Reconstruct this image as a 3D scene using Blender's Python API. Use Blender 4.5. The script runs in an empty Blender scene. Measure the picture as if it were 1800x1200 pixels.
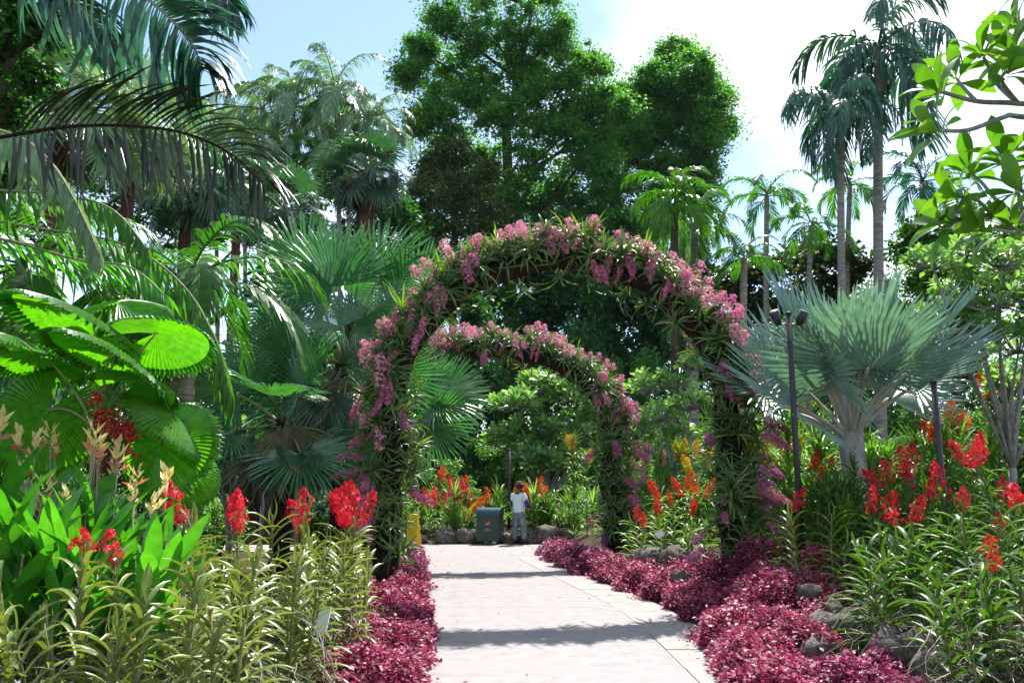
import bpy, math, random
import numpy as np
from mathutils import Vector, Matrix, Euler
R = math.radians
rng = np.random.default_rng(7)
rnd = random.Random(11)
scene = bpy.context.scene
COL = scene.collection

# ------------------------------------------------------------------ camera
F = 1500.0                      # focal length in photo pixels (photo is 1800 wide)
PITCH = math.atan(258 / F)      # horizon at photo row 858
CH = 1.6                        # eye height
cam = bpy.data.cameras.new('camera'); camo = bpy.data.objects.new('camera', cam); COL.objects.link(camo)
cam.sensor_width = 36; cam.lens = 30; cam.clip_end = 3000; cam.clip_start = 0.05
camo.location = (0, 0, CH); camo.rotation_euler = (R(90) + PITCH, 0, 0)
scene.camera = camo

# ------------------------------------------------------------------ sky, sun, exposure
SUN_EL, SUN_AZ = R(54), R(20)
w = bpy.data.worlds.new('World'); scene.world = w; w.use_nodes = True
nt = w.node_tree; nt.nodes.clear()
out = nt.nodes.new('ShaderNodeOutputWorld'); bg = nt.nodes.new('ShaderNodeBackground')
sky = nt.nodes.new('ShaderNodeTexSky'); sky.sky_type = 'NISHITA'; sky.sun_disc = False
sky.sun_elevation = SUN_EL; sky.sun_rotation = SUN_AZ; sky.air_density = 1.0; sky.dust_density = .25; sky.ozone_density = 1.0
# thin high cloud veil, laid over the whole dome
tc = nt.nodes.new('ShaderNodeTexCoord'); mp = nt.nodes.new('ShaderNodeMapping'); mp.inputs['Scale'].default_value = (1.0, 1.0, 2.2); mp.inputs['Location'].default_value = (5, 2, 1)
no = nt.nodes.new('ShaderNodeTexNoise'); no.inputs['Scale'].default_value = 1.7; no.inputs['Detail'].default_value = 6; no.inputs['Roughness'].default_value = .5
rp = nt.nodes.new('ShaderNodeValToRGB'); rp.color_ramp.elements[0].position = .49; rp.color_ramp.elements[1].position = .70
mx = nt.nodes.new('ShaderNodeMixRGB'); mx.inputs[2].default_value = (8.2, 7.9, 7.9, 1)
nt.links.new(tc.outputs['Generated'], mp.inputs[0]); nt.links.new(mp.outputs[0], no.inputs['Vector'])
nt.links.new(no.outputs['Fac'], rp.inputs[0]); nt.links.new(rp.outputs[0], mx.inputs[0]); nt.links.new(sky.outputs[0], mx.inputs[1])
nt.links.new(mx.outputs[0], bg.inputs[0]); bg.inputs[1].default_value = 0.125
nt.links.new(bg.outputs[0], out.inputs[0])
sun = bpy.data.lights.new('sun', 'SUN'); suno = bpy.data.objects.new('sun', sun); COL.objects.link(suno)
sun.energy = 5.0; sun.angle = R(0.5); sun.color = (1, .97, .92)
sd = Vector((math.sin(SUN_AZ) * math.cos(SUN_EL), math.cos(SUN_AZ) * math.cos(SUN_EL), math.sin(SUN_EL)))
suno.rotation_euler = (-sd).to_track_quat('-Z', 'Y').to_euler(); suno.location = sd * 60
vs = scene.view_settings
vs.view_transform = 'Standard'; vs.look = 'None'; vs.gamma = 1; vs.use_curve_mapping = False; vs.exposure = 1.0
cy = scene.cycles
cy.use_denoising = True; cy.max_bounces = 4; cy.diffuse_bounces = 3; cy.adaptive_threshold = .02; cy.glossy_bounces = 1; cy.transmission_bounces = 2; cy.transparent_max_bounces = 2
cy.sample_clamp_indirect = 6; cy.caustics_reflective = False; cy.caustics_refractive = False

# ------------------------------------------------------------------ helpers: pixels to places
CO, SI = math.cos(PITCH), math.sin(PITCH)
def P(px, py, d):               # the point on the sight line of a photo pixel at ground distance d
    x, u = (px - 900) / F, (600 - py) / F
    Y, Z = CO - SI * u, SI + CO * u
    return Vector((x * d / Y, d, CH + Z * d / Y))
def G(px, py):                  # where the sight line meets flat ground
    u = (600 - py) / F
    Y, Z = CO - SI * u, SI + CO * u
    return P(px, py, -CH * Y / Z)
def XA(px, d, z=0.0):
    return (px - 900) / F * (d * CO + (z - CH) * SI)
# ------------------------------------------------------------------ path edges and lie of the land
def xl(d): return float(np.interp(d, [0, 10, 13, 15, 18, 21], [-1.0, -1.05, -1.3, -1.6, -2.0, -2.45]))
def xs(d): return float(np.interp(d, [0, 7.5, 10.3, 12.2, 14, 16.5, 19.5, 22], [1.55, 1.54, 1.5, 1.36, 1.05, .66, .21, -.1]))
def xr(d): return xs(d) + float(np.interp(d, [0, 10, 22], [.62, .68, .6]))
def sst(a, b, x):
    t = min(1, max(0, (x - a) / (b - a))); return t * t * (3 - 2 * t)
def H(x, y):
    if y > 24.9: h = sst(.3, 1.6, y - 24.9) * .35
    elif y > 21 and x < 1.2: h = 0 if x > xl(21) - .2 else sst(21.6, 20.2, y) * .15 if False else 0
    else:
        h = max(sst(.35, 2.0, x - xr(y)) * .4, sst(.3, 1.6, xl(y) - x) * .2)
        if y > 20 and x < xl(21): h *= sst(21.6, 20.2, y)
    return h * sst(60, 40, y)

# ------------------------------------------------------------------ helpers: materials
def nodes(name):
    m = bpy.data.materials.new(name); m.use_nodes = True; t = m.node_tree; t.nodes.clear()
    return m, t, t.nodes.new('ShaderNodeOutputMaterial')
def mixrgb(t, a, b, fac=None, mode='MIX', f=.5):
    n = t.nodes.new('ShaderNodeMixRGB'); n.blend_type = mode; n.inputs[0].default_value = f
    for i, c in ((1, a), (2, b)):
        if isinstance(c, tuple): n.inputs[i].default_value = (*c, 1)
        else: t.links.new(c, n.inputs[i])
    if fac is not None: t.links.new(fac, n.inputs[0])
    return n.outputs[0]
def leafmat(name, c1, c2, tr=None, tf=.35, rough=.42, spec=.45, third=None, t3=.93):
    """leaf: colour varies leaf by leaf, light comes through the blade"""
    m, t, o = nodes(name)
    at = t.nodes.new('ShaderNodeAttribute'); at.attribute_name = 'rnd'
    oi = t.nodes.new('ShaderNodeObjectInfo')
    ad = t.nodes.new('ShaderNodeMath'); ad.operation = 'ADD'
    t.links.new(at.outputs['Fac'], ad.inputs[0]); t.links.new(oi.outputs['Random'], ad.inputs[1])
    fr = t.nodes.new('ShaderNodeMath'); fr.operation = 'FRACT'; t.links.new(ad.outputs[0], fr.inputs[0])
    r = t.nodes.new('ShaderNodeValToRGB'); t.links.new(fr.outputs[0], r.inputs[0])
    r.color_ramp.elements[0].color = (*c1, 1); r.color_ramp.elements[1].color = (*c2, 1)
    if third:
        e = r.color_ramp.elements.new(t3); e.color = (*c2, 1); r.color_ramp.elements[2].color = (*third, 1)
    tcn = t.nodes.new('ShaderNodeTexCoord'); nz = t.nodes.new('ShaderNodeTexNoise'); nz.inputs['Scale'].default_value = 9; nz.inputs['Detail'].default_value = 3
    t.links.new(tcn.outputs['Object'], nz.inputs['Vector'])
    rr = t.nodes.new('ShaderNodeMapRange'); rr.inputs[1].default_value = .3; rr.inputs[2].default_value = .7; rr.inputs[3].default_value = .72; rr.inputs[4].default_value = 1.25
    t.links.new(nz.outputs['Fac'], rr.inputs[0])
    col = mixrgb(t, r.outputs[0], rr.outputs[0], mode='MULTIPLY', f=1.0)
    p = t.nodes.new('ShaderNodeBsdfPrincipled'); p.inputs['Roughness'].default_value = rough; p.inputs['Specular IOR Level'].default_value = spec
    t.links.new(col, p.inputs['Base Color'])
    tb = t.nodes.new('ShaderNodeBsdfTranslucent')
    tr = tr or (1.5, 1.5, .7)
    t.links.new(mixrgb(t, col, tr, mode='MULTIPLY', f=1.0), tb.inputs['Color'])
    ms = t.nodes.new('ShaderNodeMixShader'); ms.inputs[0].default_value = tf
    t.links.new(p.outputs[0], ms.inputs[1]); t.links.new(tb.outputs[0], ms.inputs[2]); t.links.new(ms.outputs[0], o.inputs[0])
    return m
def rough_mat(name, c1, c2, scale=6, rough=.8, bump=.3, spec=.3, detail=6, metal=0, stretch=None, c3=None):
    m, t, o = nodes(name)
    tcn = t.nodes.new('ShaderNodeTexCoord'); mpn = t.nodes.new('ShaderNodeMapping')
    if stretch: mpn.inputs['Scale'].default_value = stretch
    t.links.new(tcn.outputs['Object'], mpn.inputs[0])
    n = t.nodes.new('ShaderNodeTexNoise'); n.inputs['Scale'].default_value = scale; n.inputs['Detail'].default_value = detail; n.inputs['Roughness'].default_value = .62
    t.links.new(mpn.outputs[0], n.inputs['Vector'])
    r = t.nodes.new('ShaderNodeValToRGB'); r.color_ramp.elements[0].position = .35; r.color_ramp.elements[1].position = .66
    r.color_ramp.elements[0].color = (*c1, 1); r.color_ramp.elements[1].color = (*c2, 1)
    t.links.new(n.outputs['Fac'], r.inputs[0]); col = r.outputs[0]
    if c3:
        n2 = t.nodes.new('ShaderNodeTexNoise'); n2.inputs['Scale'].default_value = scale * .23; n2.inputs['Detail'].default_value = 5
        t.links.new(mpn.outputs[0], n2.inputs['Vector'])
        r2 = t.nodes.new('ShaderNodeValToRGB'); r2.color_ramp.elements[0].position = .48; r2.color_ramp.elements[1].position = .68
        t.links.new(n2.outputs['Fac'], r2.inputs[0]); col = mixrgb(t, col, c3, fac=r2.outputs[0])
    p = t.nodes.new('ShaderNodeBsdfPrincipled'); p.inputs['Roughness'].default_value = rough; p.inputs['Specular IOR Level'].default_value = spec; p.inputs['Metallic'].default_value = metal
    t.links.new(col, p.inputs['Base Color'])
    if bump:
        b = t.nodes.new('ShaderNodeBump'); b.inputs['Strength'].default_value = bump; b.inputs['Distance'].default_value = .03
        t.links.new(n.outputs['Fac'], b.inputs['Height']); t.links.new(b.outputs[0], p.inputs['Normal'])
    t.links.new(p.outputs[0], o.inputs[0])
    return m
M = {}
M['soil'] = rough_mat('soil', (.035, .022, .014), (.09, .06, .035), 5, .95, .6, .1, c3=(.05, .055, .02))
M['concrete'] = rough_mat('concrete', (.262, .242, .236), (.325, .304, .295), 5.0, .85, .14, .2, 10, c3=(.315, .272, .268))
M['paver'] = rough_mat('paver', (.28, .262, .242), (.36, .335, .312), 4.5, .85, .15, .2, 9, c3=(.30, .268, .252))
M['joint'] = rough_mat('joint', (.05, .045, .04), (.10, .09, .08), 9, .95, .2, .1)
M['rock'] = rough_mat('rock', (.06, .05, .042), (.22, .19, .165), 4, .9, 1.0, .2, 10, c3=(.10, .085, .06))
M['bark'] = rough_mat('bark', (.03, .022, .016), (.10, .075, .055), 8, .9, .8, .2, stretch=(1, 1, .25))
M['palebark'] = rough_mat('palebark', (.16, .145, .125), (.34, .32, .28), 7, .9, .6, .2, stretch=(1, 1, .4))
M['greybranch'] = rough_mat('greybranch', (.14, .135, .125), (.33, .32, .30), 12, .8, .4, .3)
M['palmtrunk'] = rough_mat('palmtrunk', (.13, .115, .10), (.36, .33, .30), 5, .9, .5, .2, stretch=(.6, .6, 5))
M['fibre'] = rough_mat('fibre', (.010, .007, .006), (.05, .032, .024), 22, .95, 1.0, .1, stretch=(1, 1, .5))
M['brownfibre'] = rough_mat('brownfibre', (.05, .025, .018), (.16, .075, .05), 14, .95, 1.0, .1, stretch=(1, 1, .3))
M['petiole'] = rough_mat('petiole', (.14, .16, .07), (.30, .30, .17), 7, .6, .2, .4, stretch=(1, 1, .3))
M['palepetiole'] = rough_mat('palepetiole', (.30, .29, .24), (.50, .46, .38), 7, .6, .2, .4, stretch=(1, 1, .3))
M['stem'] = rough_mat('stem', (.12, .12, .04), (.24, .21, .09), 14, .7, .2, .3)
M['root'] = rough_mat('root', (.30, .28, .23), (.62, .60, .54), 20, .9, .2, .2)
M['dryroot'] = rough_mat('dryroot', (.12, .115, .075), (.36, .34, .26), 20, .9, .2, .2)
M['metal'] = rough_mat('black_metal', (.010, .010, .014), (.020, .020, .026), 9, .45, .05, .5)
M['greymetal'] = rough_mat('grey_metal', (.18, .18, .18), (.30, .30, .30), 9, .5, .05, .5)
M['white'] = rough_mat('white_plastic', (.74, .75, .76), (.82, .83, .84), 6, .5, .02, .5)
M['timber'] = rough_mat('dark_timber', (.012, .009, .008), (.04, .028, .022), 10, .9, .5, .2, stretch=(1, 1, .2))
M['yellow'] = rough_mat('yellow_plastic', (.72, .50, .02), (.84, .62, .04), 5, .45, .03, .5)
M['bingreen'] = rough_mat('bin_green', (.010, .035, .032), (.018, .05, .045), 5, .4, .05, .5)
M['binlid'] = rough_mat('bin_lid', (.012, .055, .085), (.02, .075, .11), 5, .35, .03, .5)
M['binblack'] = rough_mat('bin_black', (.006, .006, .006), (.012, .012, .012), 5, .6, .03, .4)
M['redprint'] = rough_mat('red_print', (.34, .03, .05), (.42, .04, .06), 8, .5, 0, .4)
M['whiteprint'] = rough_mat('white_print', (.62, .62, .62), (.75, .75, .75), 8, .5, 0, .4)
M['skin'] = rough_mat('skin', (.10, .05, .03), (.16, .085, .055), 7, .55, .05, .4)
M['shirt'] = rough_mat('pale_shirt', (.60, .72, .76), (.70, .80, .83), 9, .9, .3, .2)
M['sleeve'] = rough_mat('blue_sleeve', (.012, .03, .20), (.025, .05, .30), 9, .9, .2, .2)
M['jeans'] = rough_mat('faded_jeans', (.10, .14, .18), (.26, .31, .35), 9, .95, .5, .1)
M['hat'] = rough_mat('brown_hat', (.10, .055, .03), (.17, .10, .06), 14, .9, .4, .1)
M['shoe'] = rough_mat('dark_shoe', (.02, .02, .022), (.05, .05, .05), 9, .7, .1, .3)
# foliage
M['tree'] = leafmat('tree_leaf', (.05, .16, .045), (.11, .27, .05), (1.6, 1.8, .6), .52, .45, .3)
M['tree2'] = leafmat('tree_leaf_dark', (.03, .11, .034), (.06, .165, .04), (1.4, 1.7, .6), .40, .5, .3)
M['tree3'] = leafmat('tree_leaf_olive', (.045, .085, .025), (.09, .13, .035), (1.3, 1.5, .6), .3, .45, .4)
M['bush'] = leafmat('bush_leaf', (.06, .19, .025), (.13, .28, .04), (1.4, 1.6, .5), .36, .42, .45)
M['plumeria'] = leafmat('plumeria_leaf', (.12, .28, .08), (.23, .38, .15), (1.5, 1.6, .5), .44, .36, .5)
M['plumnear'] = leafmat('plumeria_leaf_near', (.055, .17, .02), (.12, .27, .03), (1.9, 1.9, .35), .46, .34, .5)
M['licuala'] = leafmat('licuala_leaf', (.05, .21, .012), (.085, .27, .018), (2.1, 2.2, .3), .50, .36, .5)
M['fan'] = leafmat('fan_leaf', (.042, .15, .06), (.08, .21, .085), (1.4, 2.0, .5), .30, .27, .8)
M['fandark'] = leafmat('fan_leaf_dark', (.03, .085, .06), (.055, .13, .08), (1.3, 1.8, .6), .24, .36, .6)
M['silver'] = leafmat('silver_leaf', (.20, .33, .29), (.30, .43, .385), (.75, 1.0, .45), .26, .42, .5)
M['dead'] = leafmat('dry_leaf', (.10, .085, .05), (.20, .16, .09), (1.2, 1.1, .7), .2, .7, .2)
M['frond'] = leafmat('frond_leaf', (.04, .15, .022), (.08, .21, .03), (1.5, 1.8, .45), .40, .38, .45)
M['frondblue'] = leafmat('frond_leaf_blue', (.030, .10, .085), (.05, .145, .11), (1.2, 1.7, .8), .32, .32, .6)
M['fronddark'] = leafmat('frond_leaf_dry', (.016, .032, .016), (.04, .05, .025), (1.3, 1.4, .7), .16, .42, .5)  # very dark green, the darkest of the frond leaves
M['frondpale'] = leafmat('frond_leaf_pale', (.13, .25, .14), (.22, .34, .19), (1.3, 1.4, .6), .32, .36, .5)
M['frondlit'] = leafmat('frond_leaf_bright', (.05, .18, .016), (.09, .24, .025), (1.6, 1.8, .4), .36, .36, .5)  # a brighter green than the plain frond leaf
M['heli'] = leafmat('heliconia_leaf', (.045, .21, .022), (.085, .29, .035), (1.7, 2.0, .35), .40, .3, .55)
M['bract'] = leafmat('heliconia_bract', (.72, .58, .22), (.86, .76, .42), (1.2, 1.1, .8), .3, .5, .3)
M['bractpink'] = leafmat('heliconia_bract_pink', (.66, .18, .16), (.78, .34, .24), (1.2, .9, .8), .3, .5, .3)
M['vandal'] = leafmat('vanda_leaf_olive', (.14, .205, .05), (.25, .30, .085), (1.3, 1.3, .45), .28, .38, .5)
M['vandar'] = leafmat('vanda_leaf_green', (.042, .115, .018), (.09, .18, .028), (1.4, 1.5, .4), .34, .45, .35)
M['vandag'] = leafmat('vanda_leaf_fresh', (.09, .21, .03), (.17, .29, .05), (1.4, 1.5, .4), .34, .4, .5)
M['archleaf'] = leafmat('arch_leaf', (.05, .13, .035), (.13, .22, .055), (1.4, 1.5, .5), .34, .4, .5, third=(.33, .30, .13))
M['archlit'] = leafmat('arch_leaf_bright', (.13, .28, .03), (.22, .35, .05), (1.4, 1.5, .4), .36, .38, .5)  # fresh green leaf colour of the long leaved arch orchids
M['red'] = leafmat('red_petal', (.56, .008, .030), (.76, .025, .06), (1.3, .9, .9), .35, .5, .3, third=(.85, .22, .30))
M['orange'] = leafmat('orange_petal', (.70, .10, .015), (.80, .20, .02), (1.2, 1.0, .7), .35, .5, .3)
M['scarlet'] = leafmat('scarlet_petal', (.62, .035, .012), (.76, .075, .02), (1.2, .9, .7), .35, .5, .3)
M['gold'] = leafmat('yellow_petal', (.72, .42, .02), (.82, .56, .05), (1.2, 1.1, .6), .35, .5, .3)
M['pink'] = leafmat('pink_petal', (.58, .13, .34), (.76, .33, .50), (1.3, 1.0, 1.1), .35, .5, .3, third=(.80, .50, .56))
M['pinkpale'] = leafmat('pale_pink_petal', (.66, .24, .38), (.80, .45, .54), (1.3, 1.0, 1.0), .35, .5, .3, third=(.82, .62, .60))
M['purple'] = leafmat('purple_petal', (.34, .10, .26), (.50, .20, .38), (1.3, 1.0, 1.2), .3, .5, .3)
M['hedge'] = leafmat('hedge_leaf', (.17, .014, .055), (.40, .06, .14), (1.3, .8, .9), .28, .5, .3, third=(.60, .33, .42), t3=.74)
M['hedgedark'] = leafmat('hedge_leaf_purple', (.13, .014, .05), (.36, .05, .15), (1.3, .8, 1.0), .26, .5, .3, third=(.52, .25, .36), t3=.74)
M['grass'] = leafmat('grass_blade', (.12, .16, .05), (.27, .29, .13), (1.3, 1.3, .6), .3, .5, .3, third=(.42, .40, .28))
M['litter'] = leafmat('litter', (.16, .08, .03), (.30, .05, .07), (1, 1, 1), .1, .7, .2, third=(.40, .30, .10))
M['berry'] = rough_mat('berry', (.30, .010, .010), (.52, .025, .02), 30, .35, 0, .5)

# ------------------------------------------------------------------ helpers: meshes
def mesh_np(name, V, Fc, mat, rv=None, smooth=False):
    V = np.asarray(V, np.float32); Fc = np.asarray(Fc, np.int32)
    me = bpy.data.meshes.new(name); n, k = Fc.shape
    me.vertices.add(len(V)); me.vertices.foreach_set('co', V.ravel())
    me.loops.add(n * k); me.loops.foreach_set('vertex_index', Fc.ravel())
    me.polygons.add(n); me.polygons.foreach_set('loop_start', np.arange(n, dtype=np.int32) * k)
    if smooth: me.polygons.foreach_set('use_smooth', np.ones(n, bool))
    me.update(calc_edges=True)
    if rv is not None:
        a = me.attributes.new('rnd', 'FLOAT', 'POINT'); a.data.foreach_set('value', np.asarray(rv, np.float32))
    me.materials.append(mat)
    return me
class MB:                       # collects quads (a triangle repeats its last corner away)
    def __init__(s): s.V = []; s.F = []; s.n = 0; s.r = []
    def add(s, V, Fc, r=0.0):
        s.V.extend([tuple(v) for v in V]); s.F.extend([tuple(i + s.n for i in f) for f in Fc]); s.n += len(V)
        s.r.extend([r] * len(V)); return s
    def tube(s, pts, rad, sides=6, cap=True, r=0.0):
        pts = [Vector(p) for p in pts]; V = []; Fc = []
        if not hasattr(rad, '__len__'): rad = [rad] * len(pts)
        prev = None
        for i, p in enumerate(pts):
            t = (pts[min(i + 1, len(pts) - 1)] - pts[max(i - 1, 0)]).normalized()
            if prev is None:
                a = t.orthogonal().normalized()
            else:
                a = (prev - t * prev.dot(t)); a = a.normalized() if a.length > 1e-5 else t.orthogonal().normalized()
            prev = a; b = t.cross(a)
            for k in range(sides):
                q = 2 * math.pi * k / sides
                V.append(p + (a * math.cos(q) + b * math.sin(q)) * rad[i])
        for i in range(len(pts) - 1):
            for k in range(sides):
                k2 = (k + 1) % sides
                Fc.append((i * sides + k, i * sides + k2, (i + 1) * sides + k2, (i + 1) * sides + k))
        if cap:
            Fc.append(tuple(range(sides))[::-1]); Fc.append(tuple((len(pts) - 1) * sides + k for k in range(sides)))
        return s.add(V, Fc, r)
    def box(s, c, d, M3=None, r=0.0):
        V = []
        for z in (-1, 1):
            for y in (-1, 1):
                for x in (-1, 1):
                    v = Vector((x * d[0] / 2, y * d[1] / 2, z * d[2] / 2))
                    V.append((M3 @ v if M3 else v) + Vector(c))
        return s.add(V, [(0, 2, 3, 1), (4, 5, 7, 6), (0, 1, 5, 4), (2, 6, 7, 3), (0, 4, 6, 2), (1, 3, 7, 5)], r)
    def mesh(s, name, mat, smooth=False):
        me = bpy.data.meshes.new(name); me.from_pydata(s.V, [], s.F)
        if smooth: me.polygons.foreach_set('use_smooth', np.ones(len(me.polygons), bool))
        a = me.attributes.new('rnd', 'FLOAT', 'POINT'); a.data.foreach_set('value', np.asarray(s.r, np.float32))
        me.materials.append(mat); me.update(); return me
def bez(a, b, c, n=8):
    a, b, c = Vector(a), Vector(b), Vector(c)
    return [a * (1 - t) ** 2 + b * 2 * t * (1 - t) + c * t * t for t in [i / n for i in range(n + 1)]]
def rot_to(d, nrm):             # local Y along d, local Z near nrm
    y = Vector(d).normalized(); x = y.cross(Vector(nrm))
    if x.length < 1e-3: x = y.orthogonal()
    x.normalize(); z = x.cross(y)
    return Matrix((x, y, z)).transposed().to_4x4()
def ob(name, me, parent=None, mat4=None):
    o = bpy.data.objects.new(name, me); COL.objects.link(o)
    if parent is not None: o.parent = parent
    if mat4 is not None: o.matrix_basis = mat4
    return o
def thing(name, label, cat, loc=(0, 0, 0), group=None, rz=0.0):
    o = bpy.data.objects.new(name, None); COL.objects.link(o); o.empty_display_size = .1
    o.location = loc; o.rotation_euler = (0, 0, rz); o['label'] = label; o['category'] = cat
    if group: o['group'] = group
    return o
def tag(o, label, cat, group=None, kind=None):
    o['label'] = label; o['category'] = cat
    if group: o['group'] = group
    if kind: o['kind'] = kind
    return o
def structure(name, me, label=None):
    o = ob(name, me); o['kind'] = 'structure'
    if label: o['label'] = label
    return o
def TM(loc, rot=None, s=1.0):
    m = Matrix.Translation(Vector(loc))
    if rot is not None: m = m @ (rot if len(rot) == 4 else rot.to_4x4())
    if hasattr(s, '__len__'): return m @ Matrix.Diagonal((*s, 1))
    return m @ Matrix.Scale(s, 4)
_var = {}
def inmat(me, mat):             # the same mesh in another material
    k = (me.name, mat.name)
    if k not in _var:
        c = me.copy(); c.materials.clear(); c.materials.append(mat); _var[k] = c
    return _var[k]

# scatter many small leaves as one mesh
LEAF_V = np.array([(0, 0, 0), (-.28, .45, .07), (0, 1, -.06), (.28, .45, .07)], np.float32)
LEAF_F = np.array([(0, 3, 2, 1)], np.int32)
LEAF6_V = np.array([(0, 0, 0), (-.16, .35, .05), (-.2, .68, .04), (0, 1, -.08), (.2, .68, .04), (.16, .35, .05), (0, .5, .0)], np.float32)
LEAF6_F = np.array([(0, 6, 2, 1), (6, 3, 2, 2), (0, 5, 4, 6), (6, 4, 3, 3)], np.int32)
LEAF8_V = np.array([(0, 0, 0), (-.10, .3, .03), (0, .33, 0), (.10, .3, .03), (-.19, .68, .05), (0, .7, 0), (.19, .68, .05), (0, 1, -.08)], np.float32)
LEAF8_F = np.array([(0, 2, 1, 0), (0, 3, 2, 0), (1, 2, 5, 4), (2, 3, 6, 5), (4, 5, 7, 4), (5, 6, 7, 5)], np.int32)
def frames(yaw, pitch, roll):
    cy_, sy = np.cos(yaw), np.sin(yaw); cp, sp = np.cos(pitch), np.sin(pitch); cr, sr = np.cos(roll), np.sin(roll)
    Y = np.stack([-sy * cp, cy_ * cp, sp], 1); X0 = np.stack([cy_, sy, 0 * sy], 1); Z0 = np.cross(X0, Y)
    X = X0 * cr[:, None] + Z0 * sr[:, None]; Z = np.cross(X, Y)
    return np.stack([X, Y, Z], 2)            # columns
def scatter(pos, A, size, V=LEAF_V, Fc=LEAF_F):
    n, m = len(pos), len(V)
    W = np.einsum('nij,mj->nmi', A, V) * size[:, None, None] + pos[:, None, :]
    FF = (Fc[None] + (np.arange(n) * m)[:, None, None]).reshape(-1, Fc.shape[1])
    return W.reshape(-1, 3), FF, np.repeat(rng.random(n), m)
def tri_fix(Fc):                # scattered quads whose corner repeats become clean triangles
    return Fc
def leaf_mesh(name, pos, A, size, mat, V=LEAF_V, Fc=LEAF_F):
    W, FF, rv = scatter(pos, A, size, V, Fc)
    if (Fc[:, -1] == Fc[:, 0]).any() or (Fc[:, -1] == Fc[:, -2]).any():
        tris = []                               # triangulate everything
        for f in Fc:
            if f[3] == f[0] or f[3] == f[2]: tris.append(f[:3])
            else: tris += [(f[0], f[1], f[2]), (f[0], f[2], f[3])]
        T = np.array(tris, np.int32); FF = (T[None] + (np.arange(len(pos)) * len(V))[:, None, None]).reshape(-1, 3)
    return mesh_np(name, W, FF, mat, rv)
def sphere_pts(n, lo=-1.0):
    z = rng.uniform(lo, 1, n); a = rng.uniform(0, 2 * np.pi, n); q = np.sqrt(1 - z * z)
    return np.stack([q * np.cos(a), q * np.sin(a), z], 1)

# ------------------------------------------------------------------ leaf and flower makers
def fan_leaf(name, mat, Rr=1.0, n=44, arc=250, split=.5, pleat=.35, cup=.0, droop=.3, fold=.15, ragged=.1, side=.75, seed=0):
    g = random.Random(seed); b = MB(); da = R(arc) / n
    fr = [.04, .3, split * .75, split, (split + 1) / 2, .86, 1.0]
    for i in range(n):
        am = -R(arc) / 2 + da * (i + .5); u = abs(am) / (R(arc) / 2)
        L = Rr * (1 - (1 - side) * u ** 2) * (1 - ragged * g.random()); jit = g.uniform(-.5, .5) * da; dr = droop * g.uniform(.5, 1.5)
        V = []
        for f in fr:
            r = L * f if f > split else (Rr * (1 - (1 - side) * u ** 2)) * f * .95
            q = 0 if f <= split else (f - split) / (1 - split)
            wd = da / 2 * (1 if q == 0 else (1 - q) ** .7 * .94 + .03)
            aa = am + jit * q
            base_z = cup * r * r + fold * abs(math.sin(aa)) * r - dr * Rr * q * q * .5
            rr = r * (1 - .12 * dr * q)
            for s in (-1, 0, 1):
                a = aa + s * wd
                z = base_z + (pleat * r * da * .5 * (1 if q == 0 else 1 - q * .8) if s == 0 else 0)
                V.append((rr * math.sin(a), rr * math.cos(a), z))
        Fc = []
        for k in range(len(fr) - 1):
            o = k * 3; Fc += [(o, o + 1, o + 4, o + 3), (o + 1, o + 2, o + 5, o + 4)]
        b.add(V, Fc, .12 * g.random())
    return b.mesh(name, mat)
def feather(name, mat, L=3.0, elev=40, bend=110, nl=40, ll=.7, lw=.05, hang=.6, vee=.2, t0=.14, pw=1.3, jag=0, fwd=(25, 65), plum=0.0, seed=0, sec=4, rw=.02):
    """feather frond in a frame with Z up and Y outwards; gravity already in it"""
    g = random.Random(seed); b = MB(); pts = [Vector((0, 0, 0))]; th = []
    N = 24
    for i in range(N + 1): th.append(R(elev) - R(bend) * (i / N) ** pw)
    for i in range(N): pts.append(pts[-1] + Vector((0, math.cos(th[i]), math.sin(th[i]))) * L / N)
    b.tube(pts, [rw * (1 - .85 * i / N) + .002 for i in range(N + 1)], 4, True, .5)
    for i in range(nl):
        t = t0 + (1 - t0) * (i + .5) / nl; f = t * N; k = min(int(f), N - 1); p = pts[k].lerp(pts[k + 1], f - k)
        T = (pts[k + 1] - pts[k]).normalized(); U = Vector((1, 0, 0)).cross(T)
        for s in (-1, 1):
            l = ll * (math.sin(math.pi * min(1, .18 + .75 * t)) ** .7) * g.uniform(.85, 1.12) * (1 if t < .9 else .8)
            fw = R(fwd[0] + (fwd[1] - fwd[0]) * t + g.uniform(-7, 7)); ve = vee + plum * g.uniform(-1, 1)
            D = (Vector((s, 0, 0)) * math.cos(fw) + T * math.sin(fw) + U * ve).normalized()
            W = (T - D * T.dot(D)); W = (W.normalized() + U * s * .35 * g.uniform(.4, 1.4)).normalized()
            V = []; rv = g.random() * .3; hg = hang * g.uniform(.7, 1.3)
            tip = 0.04 if not jag else .5
            prof = [.35, 1, .95, .7, tip] if sec == 4 else [.4, 1, .75, tip]
            ns = len(prof) - 1
            for q in range(ns + 1):
                x = q / ns; c = p + D * l * x * (1 - .25 * hg * x) + Vector((0, 0, -1)) * l * hg * x * x * .75
                ww = lw * .5 * prof[q] * (1 + (jag * g.uniform(-.4, .4) if q else 0))
                V += [c - W * ww, c + W * ww]
            b.add(V, [(2 * q, 2 * q + 1, 2 * q + 3, 2 * q + 2) for q in range(ns)], rv)
    return b.mesh(name, mat)
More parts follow.
